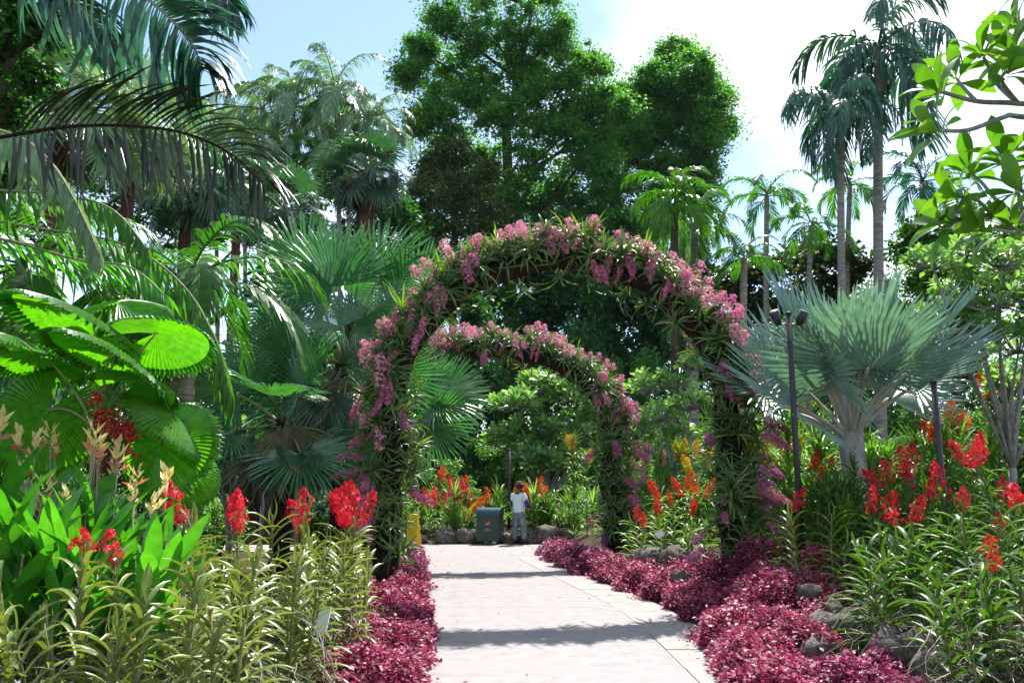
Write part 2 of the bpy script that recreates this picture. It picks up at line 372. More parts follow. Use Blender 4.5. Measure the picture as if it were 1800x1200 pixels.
def strap(name, mat, L=.3, wd=.026, up=55, bend=85, segs=5, tip=.25, chan=.35, seed=0, pw=1.2):
    b = MB(); p = Vector((0, 0, 0)); V = []
    for i in range(segs + 1):
        t = i / segs; th = R(up) - R(bend) * t ** pw
        ww = wd * .5 * (1 if t < .6 else 1 - (1 - tip) * ((t - .6) / .4) ** 1.6); ww *= .8 + .2 * min(1, t * 4)
        nz = Vector((0, -math.sin(th), math.cos(th)))
        V += [p + Vector((-ww, 0, 0)) + nz * ww * chan * 2, p, p + Vector((ww, 0, 0)) + nz * ww * chan * 2]
        p = p + Vector((0, math.cos(th), math.sin(th))) * L / segs
    Fc = []
    for i in range(segs):
        o = i * 3; Fc += [(o, o + 1, o + 4, o + 3), (o + 1, o + 2, o + 5, o + 4)]
    b.add(V, Fc); return b.mesh(name, mat, True)
def paddle(name, mat, L=.25, wd=.085, wide=.62, curl=.25, segs=7, fold=.25, wave=0.0, seed=0, stalk=.08, tipw=.02):
    """broad leaf: local Y outwards, Z up side"""
    g = random.Random(seed); b = MB(); V = []
    for i in range(segs + 1):
        t = i / segs
        if t < wide: q = math.sin(math.pi / 2 * (t / wide)) ** 1.1
        else: q = math.cos(math.pi / 2 * ((t - wide) / (1 - wide))) ** .75
        ww = max(wd * .5 * q, wd * (tipw if t > .5 else stalk))
        y = L * t * (1 - curl * t * t * .25); z = L * (curl * .35 * t - curl * t * t)
        wv = wave * wd * g.uniform(-1, 1)
        V += [(-ww, y, z + fold * ww + wv), (0, y, z), (ww, y, z + fold * ww - wv)]
    Fc = []
    for i in range(segs):
        o = i * 3; Fc += [(o, o + 1, o + 4, o + 3), (o + 1, o + 2, o + 5, o + 4)]
    b.add(V, Fc); return b.mesh(name, mat, True)
def petals(b, c, ax, size, g, n=5):
    ax = Vector(ax).normalized(); u = ax.orthogonal().normalized(); v = ax.cross(u); r0 = g.random() * 6.28; rv = g.random()
    for k in range(n):
        a = r0 + 2 * math.pi * k / n; d = u * math.cos(a) + v * math.sin(a); s = ax.cross(d)
        l = size * g.uniform(.8, 1.1); m = c + d * l * .55 + ax * l * .12
        b.add([c, m - s * l * .26, c + d * l - ax * l * .1, m + s * l * .26], [(0, 1, 2, 3)], rv)
def spray(name, mat, hgt=.35, rad=.12, nf=60, size=.026, droop=False, stemmat=None, seed=0, bare=.25, shape='panicle'):
    """flower spike: Z up from its foot"""
    g = random.Random(seed); b = MB(); sgn = -1 if droop else 1
    axis = []
    for i in range(9):
        t = i / 8; axis.append(Vector((.12 * hgt * math.sin(2.2 * t + seed), .10 * hgt * t * t * (1 if not droop else 3), hgt * t * sgn)))
    def ax(t): f = t * 8; k = min(7, int(f)); return axis[k].lerp(axis[k + 1], f - k)
    nb = max(3, nf // 9)
    for j in range(nf):
        t = bare + (1 - bare) * g.random(); prof = math.sin(math.pi * (.16 + .80 * (t - bare) / (1 - bare))) if shape == 'panicle' else .8
        a = g.random() * 6.28; rr = rad * prof * (.35 + .65 * g.random())
        d = Vector((math.cos(a), math.sin(a), g.uniform(-.2, .5)))
        petals(b, ax(t) + d * rr, d + Vector((0, -.5, .3)), size * g.uniform(.75, 1.2), g)
    me = b.mesh(name, mat)
    s = MB(); s.tube(axis, [.006 * (1 - .6 * i / 8) for i in range(9)], 4)
    for j in range(nb):
        t = bare + (1 - bare) * (j + .5) / nb; a = g.random() * 6.28
        s.tube([ax(t), ax(t) + Vector((math.cos(a), math.sin(a), .3)) * rad * .8], [.003, .0015], 3, False)
    return me, s.mesh(name + '_stalk', stemmat or M['stem'])
def rosette(name, mat, n=12, L=.32, wd=.028, up=(20, 75), bend=(50, 110), spread=360, seed=0):
    g = random.Random(seed); b = MB()
    for i in range(n):
        a = R(i * 137.5 % 360 if spread >= 360 else g.uniform(-spread / 2, spread / 2)); l = L * g.uniform(.6, 1.15)
        th0 = R(g.uniform(*up)); bd = R(g.uniform(*bend)); p = Vector((0, 0, 0)); V = []; rv = g.random(); segs = 5
        h = Vector((-math.sin(a), math.cos(a), 0)); sdv = Vector((math.cos(a), math.sin(a), 0))
        for k in range(segs + 1):
            t = k / segs; th = th0 - bd * t ** 1.2; ww = wd * .5 * (1 if t < .55 else max(.08, 1 - ((t - .55) / .45) ** 1.7))
            up_ = Vector((0, 0, 1)) * math.cos(th) - h * math.sin(th)
            V += [p - sdv * ww + up_ * ww * .5, p, p + sdv * ww + up_ * ww * .5]
            p = p + (h * math.cos(th) + Vector((0, 0, 1)) * math.sin(th)) * l / segs
        Fc = []
        for k in range(segs):
            o = k * 3; Fc += [(o, o + 1, o + 4, o + 3), (o + 1, o + 2, o + 5, o + 4)]
        b.add(V, Fc, rv)
    return b.mesh(name, mat, True)
def rock_mesh(name, seed, flat=.65):
    g = np.random.default_rng(seed); n, m = 9, 14; V = []; Fc = []
    ph = g.uniform(0, 6, (5, 3)); fq = g.uniform(1.2, 3.4, (5, 3))
    for i in range(n + 1):
        for j in range(m):
            a, e = 2 * math.pi * j / m, math.pi * (i / n - .5)
            v = np.array([math.cos(e) * math.cos(a), math.cos(e) * math.sin(a), math.sin(e)])
            k = 1 + .16 * np.sum(np.sin(fq @ np.diag(v) @ np.ones(3) * 1.7 + ph[:, 0])) / 1.5
            k *= 1 - .16 * max(0, abs(v[int(seed) % 2]) - .7) * 3
            V.append(v * k * [1, 1, flat] + g.normal(0, .035, 3))
    for i in range(n):
        for j in range(m):
            j2 = (j + 1) % m; Fc.append((i * m + j, i * m + j2, (i + 1) * m + j2, (i + 1) * m + j))
    return mesh_np(name, np.array(V), np.array(Fc), M['rock'])
def grow(root, name, me, world, rootinv):
    return ob(name, me, root, rootinv @ world)

# =================================================================== THE SETTING
gx = [-900, -300, -120, -60] + list(np.arange(-30, 30.01, .5)) + [60, 120, 300, 900]
gy = [-300, -80, -30] + list(np.arange(-10, 62.01, .5)) + [100, 250, 600, 1500]
V = [(x, y, H(x, y) if -30 <= x <= 30 else 0.0) for y in gy for x in gx]
nx = len(gx); Fc = [(j * nx + i, j * nx + i + 1, (j + 1) * nx + i + 1, (j + 1) * nx + i) for j in range(len(gy) - 1) for i in range(nx - 1)]
structure('ground', mesh_np('ground', V, Fc, M['soil'], None, True), 'dark planting soil under the garden beds')
# ---- path: a dark joint bed, big concrete slabs and a row of pavers along the right
def strip(b, fa, fb, d0, d1, z0, z1, g=.004):
    n = max(1, int((d1 - d0) / .45)); ds = [d0 + g + (d1 - d0 - 2 * g) * i / n for i in range(n + 1)]
    V = []
    for d in ds: V += [(fa(d) + g, d, z1), (fb(d) - g, d, z1), (fa(d) + g, d, z0), (fb(d) - g, d, z0)]
    Fc = []
    for i in range(n):
        o = i * 4; Fc += [(o, o + 1, o + 5, o + 4), (o, o + 4, o + 6, o + 2), (o + 1, o + 3, o + 7, o + 5)]
    Fc += [(0, 2, 3, 1), (n * 4, n * 4 + 1, n * 4 + 3, n * 4 + 2)]
    return b.add(V, Fc)
b = MB(); strip(b, lambda d: xl(d) - .02, lambda d: xr(d) + .02, -4, 21.82, -.05, .012)
b.add([(-16, 21.83, .012), (1.05, 21.83, .012), (1.05, 24.92, .012), (-16, 24.92, .012)], [(0, 1, 2, 3)])
path = structure('path', b.mesh('path', M['joint']), 'pale concrete garden path curving left under the arches')
ds = [-4, -1.2, 1.6, 4.3, 7.0, 9.25, 11.9, 14.6, 17.2, 19.6, 21.8]
for a, c in zip(ds[:-1], ds[1:]):
    ob('slab', strip(MB(), xl, xs, a, c, .0, .030).mesh('slab', M['concrete']), path)
d = 2.0
while d < 21.7:
    e = min(21.8, d + rnd.uniform(.78, .95))
    ob('paver', strip(MB(), xs, xr, d, e, .0, .030 + rnd.uniform(-.002, .003), .0055).mesh('paver', M['paver']), path); d = e
x = 1.0
while x > -15:
    ob('slab', strip(MB(), lambda d: x - 2.8, lambda d: x, 21.8, 24.9, 0, .030).mesh('slab', M['concrete']), path); x -= 2.8
# ---- rocks
ROCK = [rock_mesh('rock', s, f) for s, f in ((1, .62), (2, .75), (3, .55), (4, .8), (5, .66))]
def rock(px, py, d, wpx, label, group=None, k=None, z=None, rz=None, sx=1.0):
    p = P(px, py, d); s = wpx * d / F / 2
    k = rnd.randrange(5) if k is None else k
    o = ob('rock', ROCK[k], None, TM(p, Euler((rnd.uniform(-.2, .2), rnd.uniform(-.2, .2), rnd.uniform(0, 6) if rz is None else rz)).to_matrix(), (s * sx * 1.12, s * 1.12, s * 1.25)))
    tag(o, label, 'rock', group); return o
rock(1472, 1112, 8.3, 96, 'largest pale grey rock in the red ground cover on the right', k=0, sx=1.2)
rock(1440, 1150, 7.9, 62, 'blue grey rock just below the large pale rock on the right', k=1)
rock(1462, 1076, 8.8, 40, 'small tan rock above the large pale rock on the right', k=3)
rock(1424, 1046, 9.4, 46, 'small grey rock half sunk in red leaves near the arch foot', k=2)
rock(1537, 1104, 8.0, 54, 'flat dark rock between red leaves and orchid roots', k=2)
rock(1584, 1150, 7.2, 84, 'round slate blue rock beside the dark purple mound', k=3)
rock(1648, 1176, 6.9, 88, 'blue grey rock second from the right bottom corner', k=4)
rock(1712, 1184, 6.8, 92, 'dark rock nearest the right bottom corner of the bed', k=1)
rock(1760, 1200, 6.6, 70, 'small dark rock at the outer end of the bed edging', k=2)
rock(1120, 984, 15.6, 34, 'dark rock left of the pair between the two right arch posts', k=1)
rock(1143, 984, 15.0, 54, 'pale topped rock on the red mound between the arch posts', k=0)
rock(1192, 986, 14.2, 62, 'dark cracked rock nearest the right post of the front arch', k=4)
rock(1196, 1018, 12.6, 30, 'small pale rock peeping out of the red mound by the path', k=3)
rock(1318, 976, 13.4, 36, 'grey rock just right of the front arch post', k=2)
for px, py, wd, lb in ((757, 957, 18, 'small pale rock at the left end of the far bed edging'), (735, 950, 30, 'dark rock behind the yellow sign'), (787, 948, 44, 'broad rock in the far edging left of the bin'), (822, 946, 42, 'tallest rock right beside the green bin'),
                       (893, 950, 34, 'dark rock between the green bin and the standing person'), (932, 947, 36, 'rock just right of the standing person'), (965, 943, 48, 'large shaded rock right of the person in the far edging'), (1000, 946, 40, 'rightmost rock of the far bed edging')):
    rock(px, py, 25.45, wd, lb, 'edging rocks of the far flower bed')

# ---- red and purple ground cover beds
def cover(name, label, mounds, dens, mat, seed):
    r2 = np.random.default_rng(seed); PP = []; AA = []; SS = []
    core = MB()
    dens *= 1.35
    for (x, y, rx, ry, h) in mounds:
        h *= .86; z0 = H(x, y) - .05
        area = math.pi * rx * ry + math.pi * (rx + ry) * h * .8
        n = int(area * dens); q = r2.normal(0, 1, (n, 3)); q[:, 2] = np.abs(q[:, 2]); q /= np.linalg.norm(q, axis=1)[:, None]
        ang = np.arctan2(q[:, 1], q[:, 0])
        lump = 1 + .10 * np.sin(ang * 3 + x * 7) + .08 * np.sin(ang * 7 + y * 5) + .10 * np.sin(q[:, 2] * 9 + x * 11 + ang * 2)
        rad = lump * (1 - np.abs(r2.normal(0, .10, n)) + (r2.random(n) < .06) * r2.uniform(0, .22, n))
        p = q * rad[:, None] * [rx, ry, h + .05] + [x, y, z0]
        PP.append(p)
        out_yaw = np.arctan2(-q[:, 0], q[:, 1]) + r2.normal(0, .9, n)
        pit = np.arcsin(np.clip(q[:, 2], -1, 1)) * .25 + r2.normal(-.05, .45, n)
        AA.append(frames(out_yaw, pit, r2.normal(0, .5, n))); SS.append(r2.uniform(.03, .062, n) * np.where(r2.random(n) < .08, 1.35, 1))
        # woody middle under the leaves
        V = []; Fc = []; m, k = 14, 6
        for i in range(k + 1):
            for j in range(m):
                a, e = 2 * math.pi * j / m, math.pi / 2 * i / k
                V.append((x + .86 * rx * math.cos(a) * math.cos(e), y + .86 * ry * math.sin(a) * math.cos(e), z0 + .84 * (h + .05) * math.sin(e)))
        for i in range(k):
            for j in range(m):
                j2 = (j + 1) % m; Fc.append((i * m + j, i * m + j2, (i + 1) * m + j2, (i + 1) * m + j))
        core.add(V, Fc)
    o = ob(name, leaf_mesh(name, np.concatenate(PP), np.concatenate(AA), np.concatenate(SS), mat))
    tag(o, label, 'ground cover', None, 'stuff')
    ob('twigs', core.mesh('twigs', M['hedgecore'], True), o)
    return o
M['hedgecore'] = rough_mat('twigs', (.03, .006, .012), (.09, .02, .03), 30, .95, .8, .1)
def mo(px, d, rx, ry, h, dx=0): return (XA(px, d, .2) + dx, d, rx, ry, h)
cover('red_ground_cover', 'bright red leafy ground cover along the left edge of the path',
      [mo(655, 7.0, .46, .75, .40), mo(690, 8.3, .42, .7, .40), mo(715, 9.6, .34, .7, .36), mo(640, 8.2, .35, .8, .42), mo(706, 10.9, .38, .75, .40), mo(705, 12.3, .38, .8, .44), mo(660, 11.2, .3, .8, .42)], 2500, M['hedge'], 1)
cover('purple_ground_cover', 'dull purple leafy ground cover behind the left foot of the front arch',
      [mo(708, 13.9, .42, .85, .42), mo(712, 15.4, .42, .85, .44), mo(714, 17.0, .42, .9, .45), mo(716, 18.8, .45, 1.0, .45)], 1700, M['hedgedark'], 2)
cover('red_ground_cover', 'wide red leafy ground cover spilling over the near right path edge',
      [mo(1330, 8.0, .42, .75, .36), mo(1400, 8.6, .55, .8, .48), mo(1305, 9.2, .50, .8, .42), mo(1420, 9.9, .75, .8, .52), mo(1360, 10.6, .62, .8, .56), mo(1450, 10.9, .6, .7, .55), mo(1255, 10.8, .42, .7, .36), mo(1390, 11.9, .5, .6, .62), mo(1335, 12.4, .34, .6, .60), mo(1350, 7.2, .40, .7, .3)], 2500, M['hedge'], 3)
cover('purple_ground_cover', 'dark purple mound in the shade among the bottom right rocks',
      [mo(1520, 6.9, .52, .6, .34), mo(1470, 7.1, .35, .5, .26), mo(1600, 6.4, .4, .5, .2)], 2500, M['hedgedark'], 4)
cover('red_ground_cover', 'crimson leafy mounds beside the path between the two right arch posts',
      [mo(1225, 11.9, .45, .6, .42), mo(1180, 13.0, .48, .75, .44), mo(1130, 14.2, .5, .8, .46), mo(1090, 15.3, .5, .8, .46), mo(1200, 13.8, .4, .7, .42), mo(1260, 12.9, .35, .5, .5)], 2100, M['hedge'], 5)
cover('purple_ground_cover', 'farthest purple leafy mounds where the path bends on the right',
      [mo(1052, 16.6, .52, .9, .50), mo(1015, 18.2, .5, .9, .50), mo(985, 19.7, .45, .9, .46), mo(975, 21.0, .45, .7, .42)], 1700, M['hedgedark'], 6)

# =================================================================== BROADLEAF TREES
def tree(name, label, base, lobes, mat, bark, leaf=.2, per=150, trunk=.3, fork=None, group=None, cat='tree', seed=0, clump=.75, V=LEAF_V, Fc=LEAF_F, nclump=13, lean=(0, 0), core=0.35):
    g = np.random.default_rng(seed); g1 = random.Random(seed); bx, by = base; z0 = H(bx, by) - .05
    root = thing(name, label, cat, (bx, by, z0), group)
    top = max(c.z for c, r in lobes); low = min(c.z for c, r in lobes)
    cx = sum(c.x for c, r in lobes) / len(lobes); cyy = sum(c.y for c, r in lobes) / len(lobes)
    fk = Vector((bx + (cx - bx) * .5, by + (cyy - by) * .5, low + (top - low) * .15)) if fork is None else Vector(fk_ for fk_ in fork)
    o = Vector((bx, by, z0))
    tp = max(lobes, key=lambda q: q[0].z - .6 * abs(q[0].x - fk.x))[0]
    line = bez((bx, by, z0), (bx + lean[0], by + lean[1], (z0 + fk.z) / 2), fk, 6); line += bez(fk, fk.lerp(tp, .5) + Vector((.3 * clump, 0, .2 * clump)), tp, 6)[1:]
    t = MB(); t.tube([p - o for p in line], [trunk * (1.25 if i == 0 else max(.12, 1 - .075 * i)) for i in range(13)], 8)
    ob('trunk', t.mesh('trunk', M[bark], True), root)
    PP = []
    for c, r in lobes:
        want = c.z - .75 * (Vector((c.x, c.y)) - Vector((fk.x, fk.y))).length
        at_ = min(line[3:-1], key=lambda q: abs(q.z - want))
        l = MB(); mid = at_.lerp(c, .5) + Vector((g1.uniform(-.3, .3) * r, g1.uniform(-.3, .3) * r, g1.uniform(-.35, .25) * r))
        pts = bez(at_, mid, c, 6); L = (c - fk).length
        l.tube([p - o for p in pts], [max(.02, trunk * .30 * (1 - .13 * i)) for i in range(7)], 5)
        k = nclump; dirs = g.normal(0, 1, (k, 3)); dirs /= np.linalg.norm(dirs, axis=1)[:, None]
        rads = r * g.uniform(core, .92, k)
        for dv, rr in zip(dirs, rads):
            cc = np.array(c) + dv * rr
            l.tube([c - o, Vector(np.array(c) + dv * rr * .5 + [0, 0, -.08 * r]) - o, Vector(cc) - o], [trunk * .05, trunk * .035, trunk * .02], 3, False)
            rc = clump * g.uniform(.5, 1.35); n = int(per * (rc / clump) ** 2)
            q = g.normal(0, 1, (n, 3)); q /= np.linalg.norm(q, axis=1)[:, None]
            q *= np.minimum(np.abs(g.normal(0, .60, n)), 1.2)[:, None] * rc; q[:, 2] *= .6; q[:, 2] -= .25 * (q[:, 0] ** 2 + q[:, 1] ** 2) / rc
            PP.append(cc + q)
        ob('limb', l.mesh('limb', M[bark], True), root)
    Pp = np.concatenate(PP); n = len(Pp)
    me = leaf_mesh('crown', Pp - np.array(o), frames(g.uniform(0, 6.28, n), g.normal(-.3, .45, n), g.normal(0, .55, n)), g.uniform(.65, 1.3, n) * leaf, mat, V, Fc)
    ob('crown', me, root)
    return root
def plobes(L, d, depth=1.0, seed=0):
    g = random.Random(seed); return [(P(px, py, d + g.uniform(-1, 1) * depth), r * d / F) for px, py, r in L]
def ptree(label, bpx, d, L, mat, bark='bark', depth=1.5, **k):
    nm = k.pop('name', 'broadleaf_tree')
    return tree(nm, label, (XA(bpx, d), d), plobes(L, d, depth, k.get('seed', 0)), M[mat], bark, **k)
ptree('tallest broad leaved tree rising behind the arches', 895, 58,
      [(775, 30, 62), (850, -10, 80), (940, -20, 75), (930, 60, 80), (860, 70, 75), (745, 90, 42), (800, 125, 62), (900, 140, 75), (985, 60, 55), (1000, 130, 62), (775, 190, 46), (955, 200, 75), (1045, 110, 42), (1045, 180, 62),
       (790, 250, 55), (1090, 190, 48), (1010, 260, 72), (920, 275, 65), (850, 290, 62), (770, 315, 55), (990, 340, 70), (900, 370, 70), (1060, 300, 55), (820, 370, 60), (840, 170, 55), (885, 205, 50), (945, 120, 60), (1000, 200, 55), (860, 340, 55), (940, 350, 60), (1050, 250, 55), (1030, 380, 55), (740, 210, 36), (720, 130, 34), (760, 380, 50), (960, 420, 60)], 'tree', seed=21, depth=2.6, leaf=.27, per=270, clump=1.25, trunk=.6, fork=P(890, 225, 58), nclump=19, core=.2, lean=(.3, 0))
ptree('round topped tree on the right shoulder of the tallest tree', 1075, 62,
      [(1190, 95, 42), (1150, 135, 40), (1225, 135, 46), (1185, 170, 52), (1250, 190, 36), (1240, 240, 42), (1190, 240, 55), (1135, 215, 48), (1115, 275, 55), (1170, 300, 52), (1228, 300, 38), (1090, 340, 50), (1235, 345, 34), (1150, 365, 50), (1215, 385, 44), (1160, 220, 50), (1210, 200, 45), (1100, 240, 45), (1190, 340, 50), (1120, 400, 50), (1240, 280, 36), (1100, 165, 40), (1085, 210, 48), (1125, 180, 42), (1262, 225, 34), (1258, 165, 28), (1085, 260, 50)],
      'tree', seed=22, depth=2.2, leaf=.27, per=330, clump=1.25, trunk=.5, fork=P(1080, 340, 62), nclump=19, core=.2)
ptree('dark olive tree with fine leaves under the tallest tree', 790, 46,
      [(760, 290, 40), (800, 275, 45), (845, 300, 45), (750, 350, 45), (800, 345, 50), (860, 360, 48), (770, 410, 45), (835, 415, 50), (720, 400, 38), (895, 420, 45)], 'tree3', seed=23, depth=1.8, leaf=.20, per=300, clump=.92, trunk=.3, nclump=12)
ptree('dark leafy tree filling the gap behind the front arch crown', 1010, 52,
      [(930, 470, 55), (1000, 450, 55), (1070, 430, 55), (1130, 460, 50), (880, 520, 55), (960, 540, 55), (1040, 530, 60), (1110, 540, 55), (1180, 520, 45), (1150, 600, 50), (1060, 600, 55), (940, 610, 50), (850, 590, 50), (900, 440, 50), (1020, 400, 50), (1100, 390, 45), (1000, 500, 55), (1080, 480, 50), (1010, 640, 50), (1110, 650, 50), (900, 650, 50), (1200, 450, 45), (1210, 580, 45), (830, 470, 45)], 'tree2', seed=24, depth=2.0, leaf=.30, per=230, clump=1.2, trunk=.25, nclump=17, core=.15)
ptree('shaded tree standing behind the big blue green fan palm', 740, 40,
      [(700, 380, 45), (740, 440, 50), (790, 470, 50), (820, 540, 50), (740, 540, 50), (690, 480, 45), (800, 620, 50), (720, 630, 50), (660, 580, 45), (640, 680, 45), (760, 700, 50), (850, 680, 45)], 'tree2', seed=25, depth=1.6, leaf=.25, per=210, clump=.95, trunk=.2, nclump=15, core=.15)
ptree('mid green tree closing the gap under the tallest tree', 1090, 56,
      [(960, 470, 60), (1030, 470, 60), (1110, 470, 60), (1180, 480, 60), (990, 550, 65), (1080, 550, 65), (1160, 560, 65), (920, 560, 60), (1240, 500, 50), (1240, 580, 60), (1040, 630, 65), (1140, 640, 65), (930, 640, 60)], 'tree', seed=31, depth=1.5, leaf=.30, per=210, clump=1.25, trunk=.25, nclump=16, core=.15)
ptree('bright green tree at the right edge behind the frangipani', 1690, 30,
      [(1595, 425, 40), (1650, 405, 45), (1715, 395, 50), (1785, 405, 52), (1850, 400, 60), (1610, 480, 48), (1680, 465, 50), (1750, 470, 55), (1820, 480, 60), (1640, 545, 50), (1720, 545, 55), (1800, 560, 60), (1880, 520, 60), (1590, 560, 40)], 'bush', seed=26, depth=1.6, leaf=.22, per=150, clump=.75, trunk=.25, nclump=12)
ptree('grey green tree behind the silver palm', 1400, 36,
      [(1290, 490, 45), (1340, 470, 40), (1400, 455, 42), (1450, 445, 40), (1510, 470, 45), (1330, 540, 50), (1400, 530, 50), (1470, 530, 50), (1550, 540, 50), (1280, 580, 45), (1350, 620, 55), (1450, 620, 55), (1560, 620, 55)], 'tree3', seed=27, depth=1.6, leaf=.24, per=200, clump=.85, trunk=.18, nclump=15, core=.15)
ptree('leafy tree hanging into the top left corner', -120, 9.5,
      [(25, 20, 62), (80, 40, 55), (15, 110, 52), (-50, 60, 70), (60, 130, 36), (20, 190, 38), (-60, 170, 60), (10, 300, 30), (130, 15, 45), (-120, 100, 80)], 'tree2', seed=28, depth=.6, leaf=.085, per=110, clump=.20, trunk=.12, nclump=18)
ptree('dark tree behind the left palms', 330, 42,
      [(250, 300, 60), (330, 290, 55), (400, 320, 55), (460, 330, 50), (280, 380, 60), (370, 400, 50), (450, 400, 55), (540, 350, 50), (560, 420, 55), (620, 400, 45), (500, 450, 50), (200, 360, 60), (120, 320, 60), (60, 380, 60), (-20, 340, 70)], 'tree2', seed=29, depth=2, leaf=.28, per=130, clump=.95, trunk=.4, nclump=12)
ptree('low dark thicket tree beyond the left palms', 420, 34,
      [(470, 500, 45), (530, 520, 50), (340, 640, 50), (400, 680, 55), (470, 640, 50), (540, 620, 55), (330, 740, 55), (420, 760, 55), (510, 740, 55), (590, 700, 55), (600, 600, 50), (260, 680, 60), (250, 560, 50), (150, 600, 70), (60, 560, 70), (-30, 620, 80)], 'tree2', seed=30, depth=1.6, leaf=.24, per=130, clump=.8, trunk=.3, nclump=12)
# bushes along the back, all from three crowns
BUSH = []
for s in range(3):
    g = np.random.default_rng(60 + s); PP = []
    for k in range(46):
        dv = g.normal(0, 1, 3); dv /= np.linalg.norm(dv); c = dv * g.uniform(.4, .95) * [1, 1, .9] + [0, 0, .95]
        n = 130; q = g.normal(0, 1, (n, 3)); q /= np.linalg.norm(q, axis=1)[:, None]; PP.append(c + q * (g.random(n) ** .5)[:, None] * .26 * [1, 1, .7])
    Pp = np.concatenate(PP); Pp[:, 2] = np.maximum(Pp[:, 2], .02); n = len(Pp)
    BUSH.append(leaf_mesh('crown', Pp, frames(g.uniform(0, 6.28, n), g.normal(-.1, .45, n), g.normal(0, .5, n)), g.uniform(.07, .14, n), M['bush'], LEAF6_V, LEAF6_F))
BST = []
for s in range(2):
    b = MB(); g = random.Random(s)
    for k in range(9):
        a = k * 2.4; b.tube(bez((.06 * math.cos(a), .06 * math.sin(a), -.1), (.2 * math.cos(a), .2 * math.sin(a), .6), (.6 * math.cos(a), .6 * math.sin(a), 1.1 + .3 * g.random()), 4), [.035, .03, .022, .016, .01], 5)
    BST.append(b.mesh('stem', M['bark'], True))
GT = 'tall leafy thicket closing the view at the back'
def thicket():
    for i, px in enumerate(list(range(-220, 700, 105)) + list(range(740, 1240, 95)) + list(range(1270, 2050, 105))):
        d = 43 + (i * 7 % 5) * 1.3; hp = 300 + (i * 37 % 90) if px > 660 else 290 + (i * 53 % 110)
        if 310 < px < 470: hp = 230
        if 1250 < px < 1620: hp = 390 + (i * 37 % 50)
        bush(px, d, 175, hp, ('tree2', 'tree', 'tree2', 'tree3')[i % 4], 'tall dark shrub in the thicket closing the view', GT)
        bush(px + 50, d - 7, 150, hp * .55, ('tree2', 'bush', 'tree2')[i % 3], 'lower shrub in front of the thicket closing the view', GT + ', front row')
def bush(px, d, wpx, hpx, mat, label, group=None, name='shrub'):
    x = XA(px, d, .5); s = wpx * d / F / 2.3; h = hpx * d / F / 2.05
    r = thing(name, label, 'shrub', (x, d, H(x, d)), group, rnd.uniform(0, 6))
    r.scale = (s, s, h); ob('crown', inmat(rnd.choice(BUSH), M[mat]), r); ob('stem', rnd.choice(BST), r); return r
GB = 'leafy shrubs massed behind the flower beds'
thicket()
for px, d, wp, hp, mt, lb in ((780, 33, 130, 120, 'bush', 'bright shrub beyond the bin on the left'), (720, 32, 120, 110, 'tree2', 'dark shrub behind the left arch foot'), (850, 36, 120, 160, 'tree2', 'dark shrub behind the gap left of the frangipani'),
        (1040, 33, 140, 140, 'bush', 'shrub right of the frangipani behind the path bend'), (1120, 24, 120, 150, 'plumeria', 'pale shrub behind the rear right arch post'), (1190, 22, 120, 150, 'bush', 'green shrub seen between the right arch posts'), (1250, 20, 110, 140, 'tree2', 'dark shrub behind the front right arch post'),
        (1340, 19, 150, 190, 'bush', 'shrub behind the tall black lamp post'), (1430, 18, 140, 170, 'tree2', 'shrub under the left leaves of the silver palm'), (1560, 17, 160, 190, 'bush', 'shrub under the right leaves of the silver palm'), (1660, 17, 170, 240, 'bush', 'tall shrub behind the short black post'), (1770, 16, 200, 280, 'bush', 'tall shrub at the right edge'), (1900, 15, 220, 260, 'tree2', 'shrub beyond the right edge'),
        (1280, 27, 140, 210, 'bush', 'bright shrub seen over the front arch shoulder'), (1200, 29, 120, 260, 'bush', 'sunlit shrub under the bright green palm'),
        (380, 17, 130, 130, 'plumeria', 'pale shrub right of the red berries'), (300, 16, 160, 180, 'tree2', 'dark shrub behind the pleated palm'), (100, 13, 220, 230, 'tree2', 'dark shrub at the left edge behind the pleated palm'), (-60, 12, 260, 300, 'tree2', 'shrub beyond the left edge'),
        (560, 21, 150, 120, 'tree2', 'dark shrub under the fan palm skirts'), (640, 20, 130, 140, 'tree2', 'dark shrub left of the front arch post')):
    bush(px, d, wp, hp, mt, lb, GB)

# =================================================================== FLOWER ARCHES
SPR = {}
for i in range(4):
    SPR['pinkhang', i] = spray('flower_spray', M['pink'], .46, .085, 78, .034, True, seed=i, bare=.12)
    SPR['pinkup', i] = spray('flower_spray', M['pinkpale'], .40, .17, 70, .030, False, seed=20 + i, bare=.3)
    SPR['red', i] = spray('flower_spray', M['red'], .56, .125, 90, .032, False, seed=40 + i, bare=.28)
    SPR['small', i] = spray('flower_spray', M['red'], .34, .11, 34, .034, False, seed=60 + i, bare=.3)
ROS = [rosette('leaves', M['archleaf'], 13, .42, .030, (15, 80), (50, 120), 360, s) for s in range(4)]
ROSHANG = [rosette('leaves', M['archleaf'], 11, .42, .024, (-50, 20), (20, 70), 360, 10 + s) for s in range(2)]
ROSUP = [rosette('leaves', M['archlit'], 15, .62, .034, (50, 88), (10, 55), 360, 20 + s) for s in range(3)]
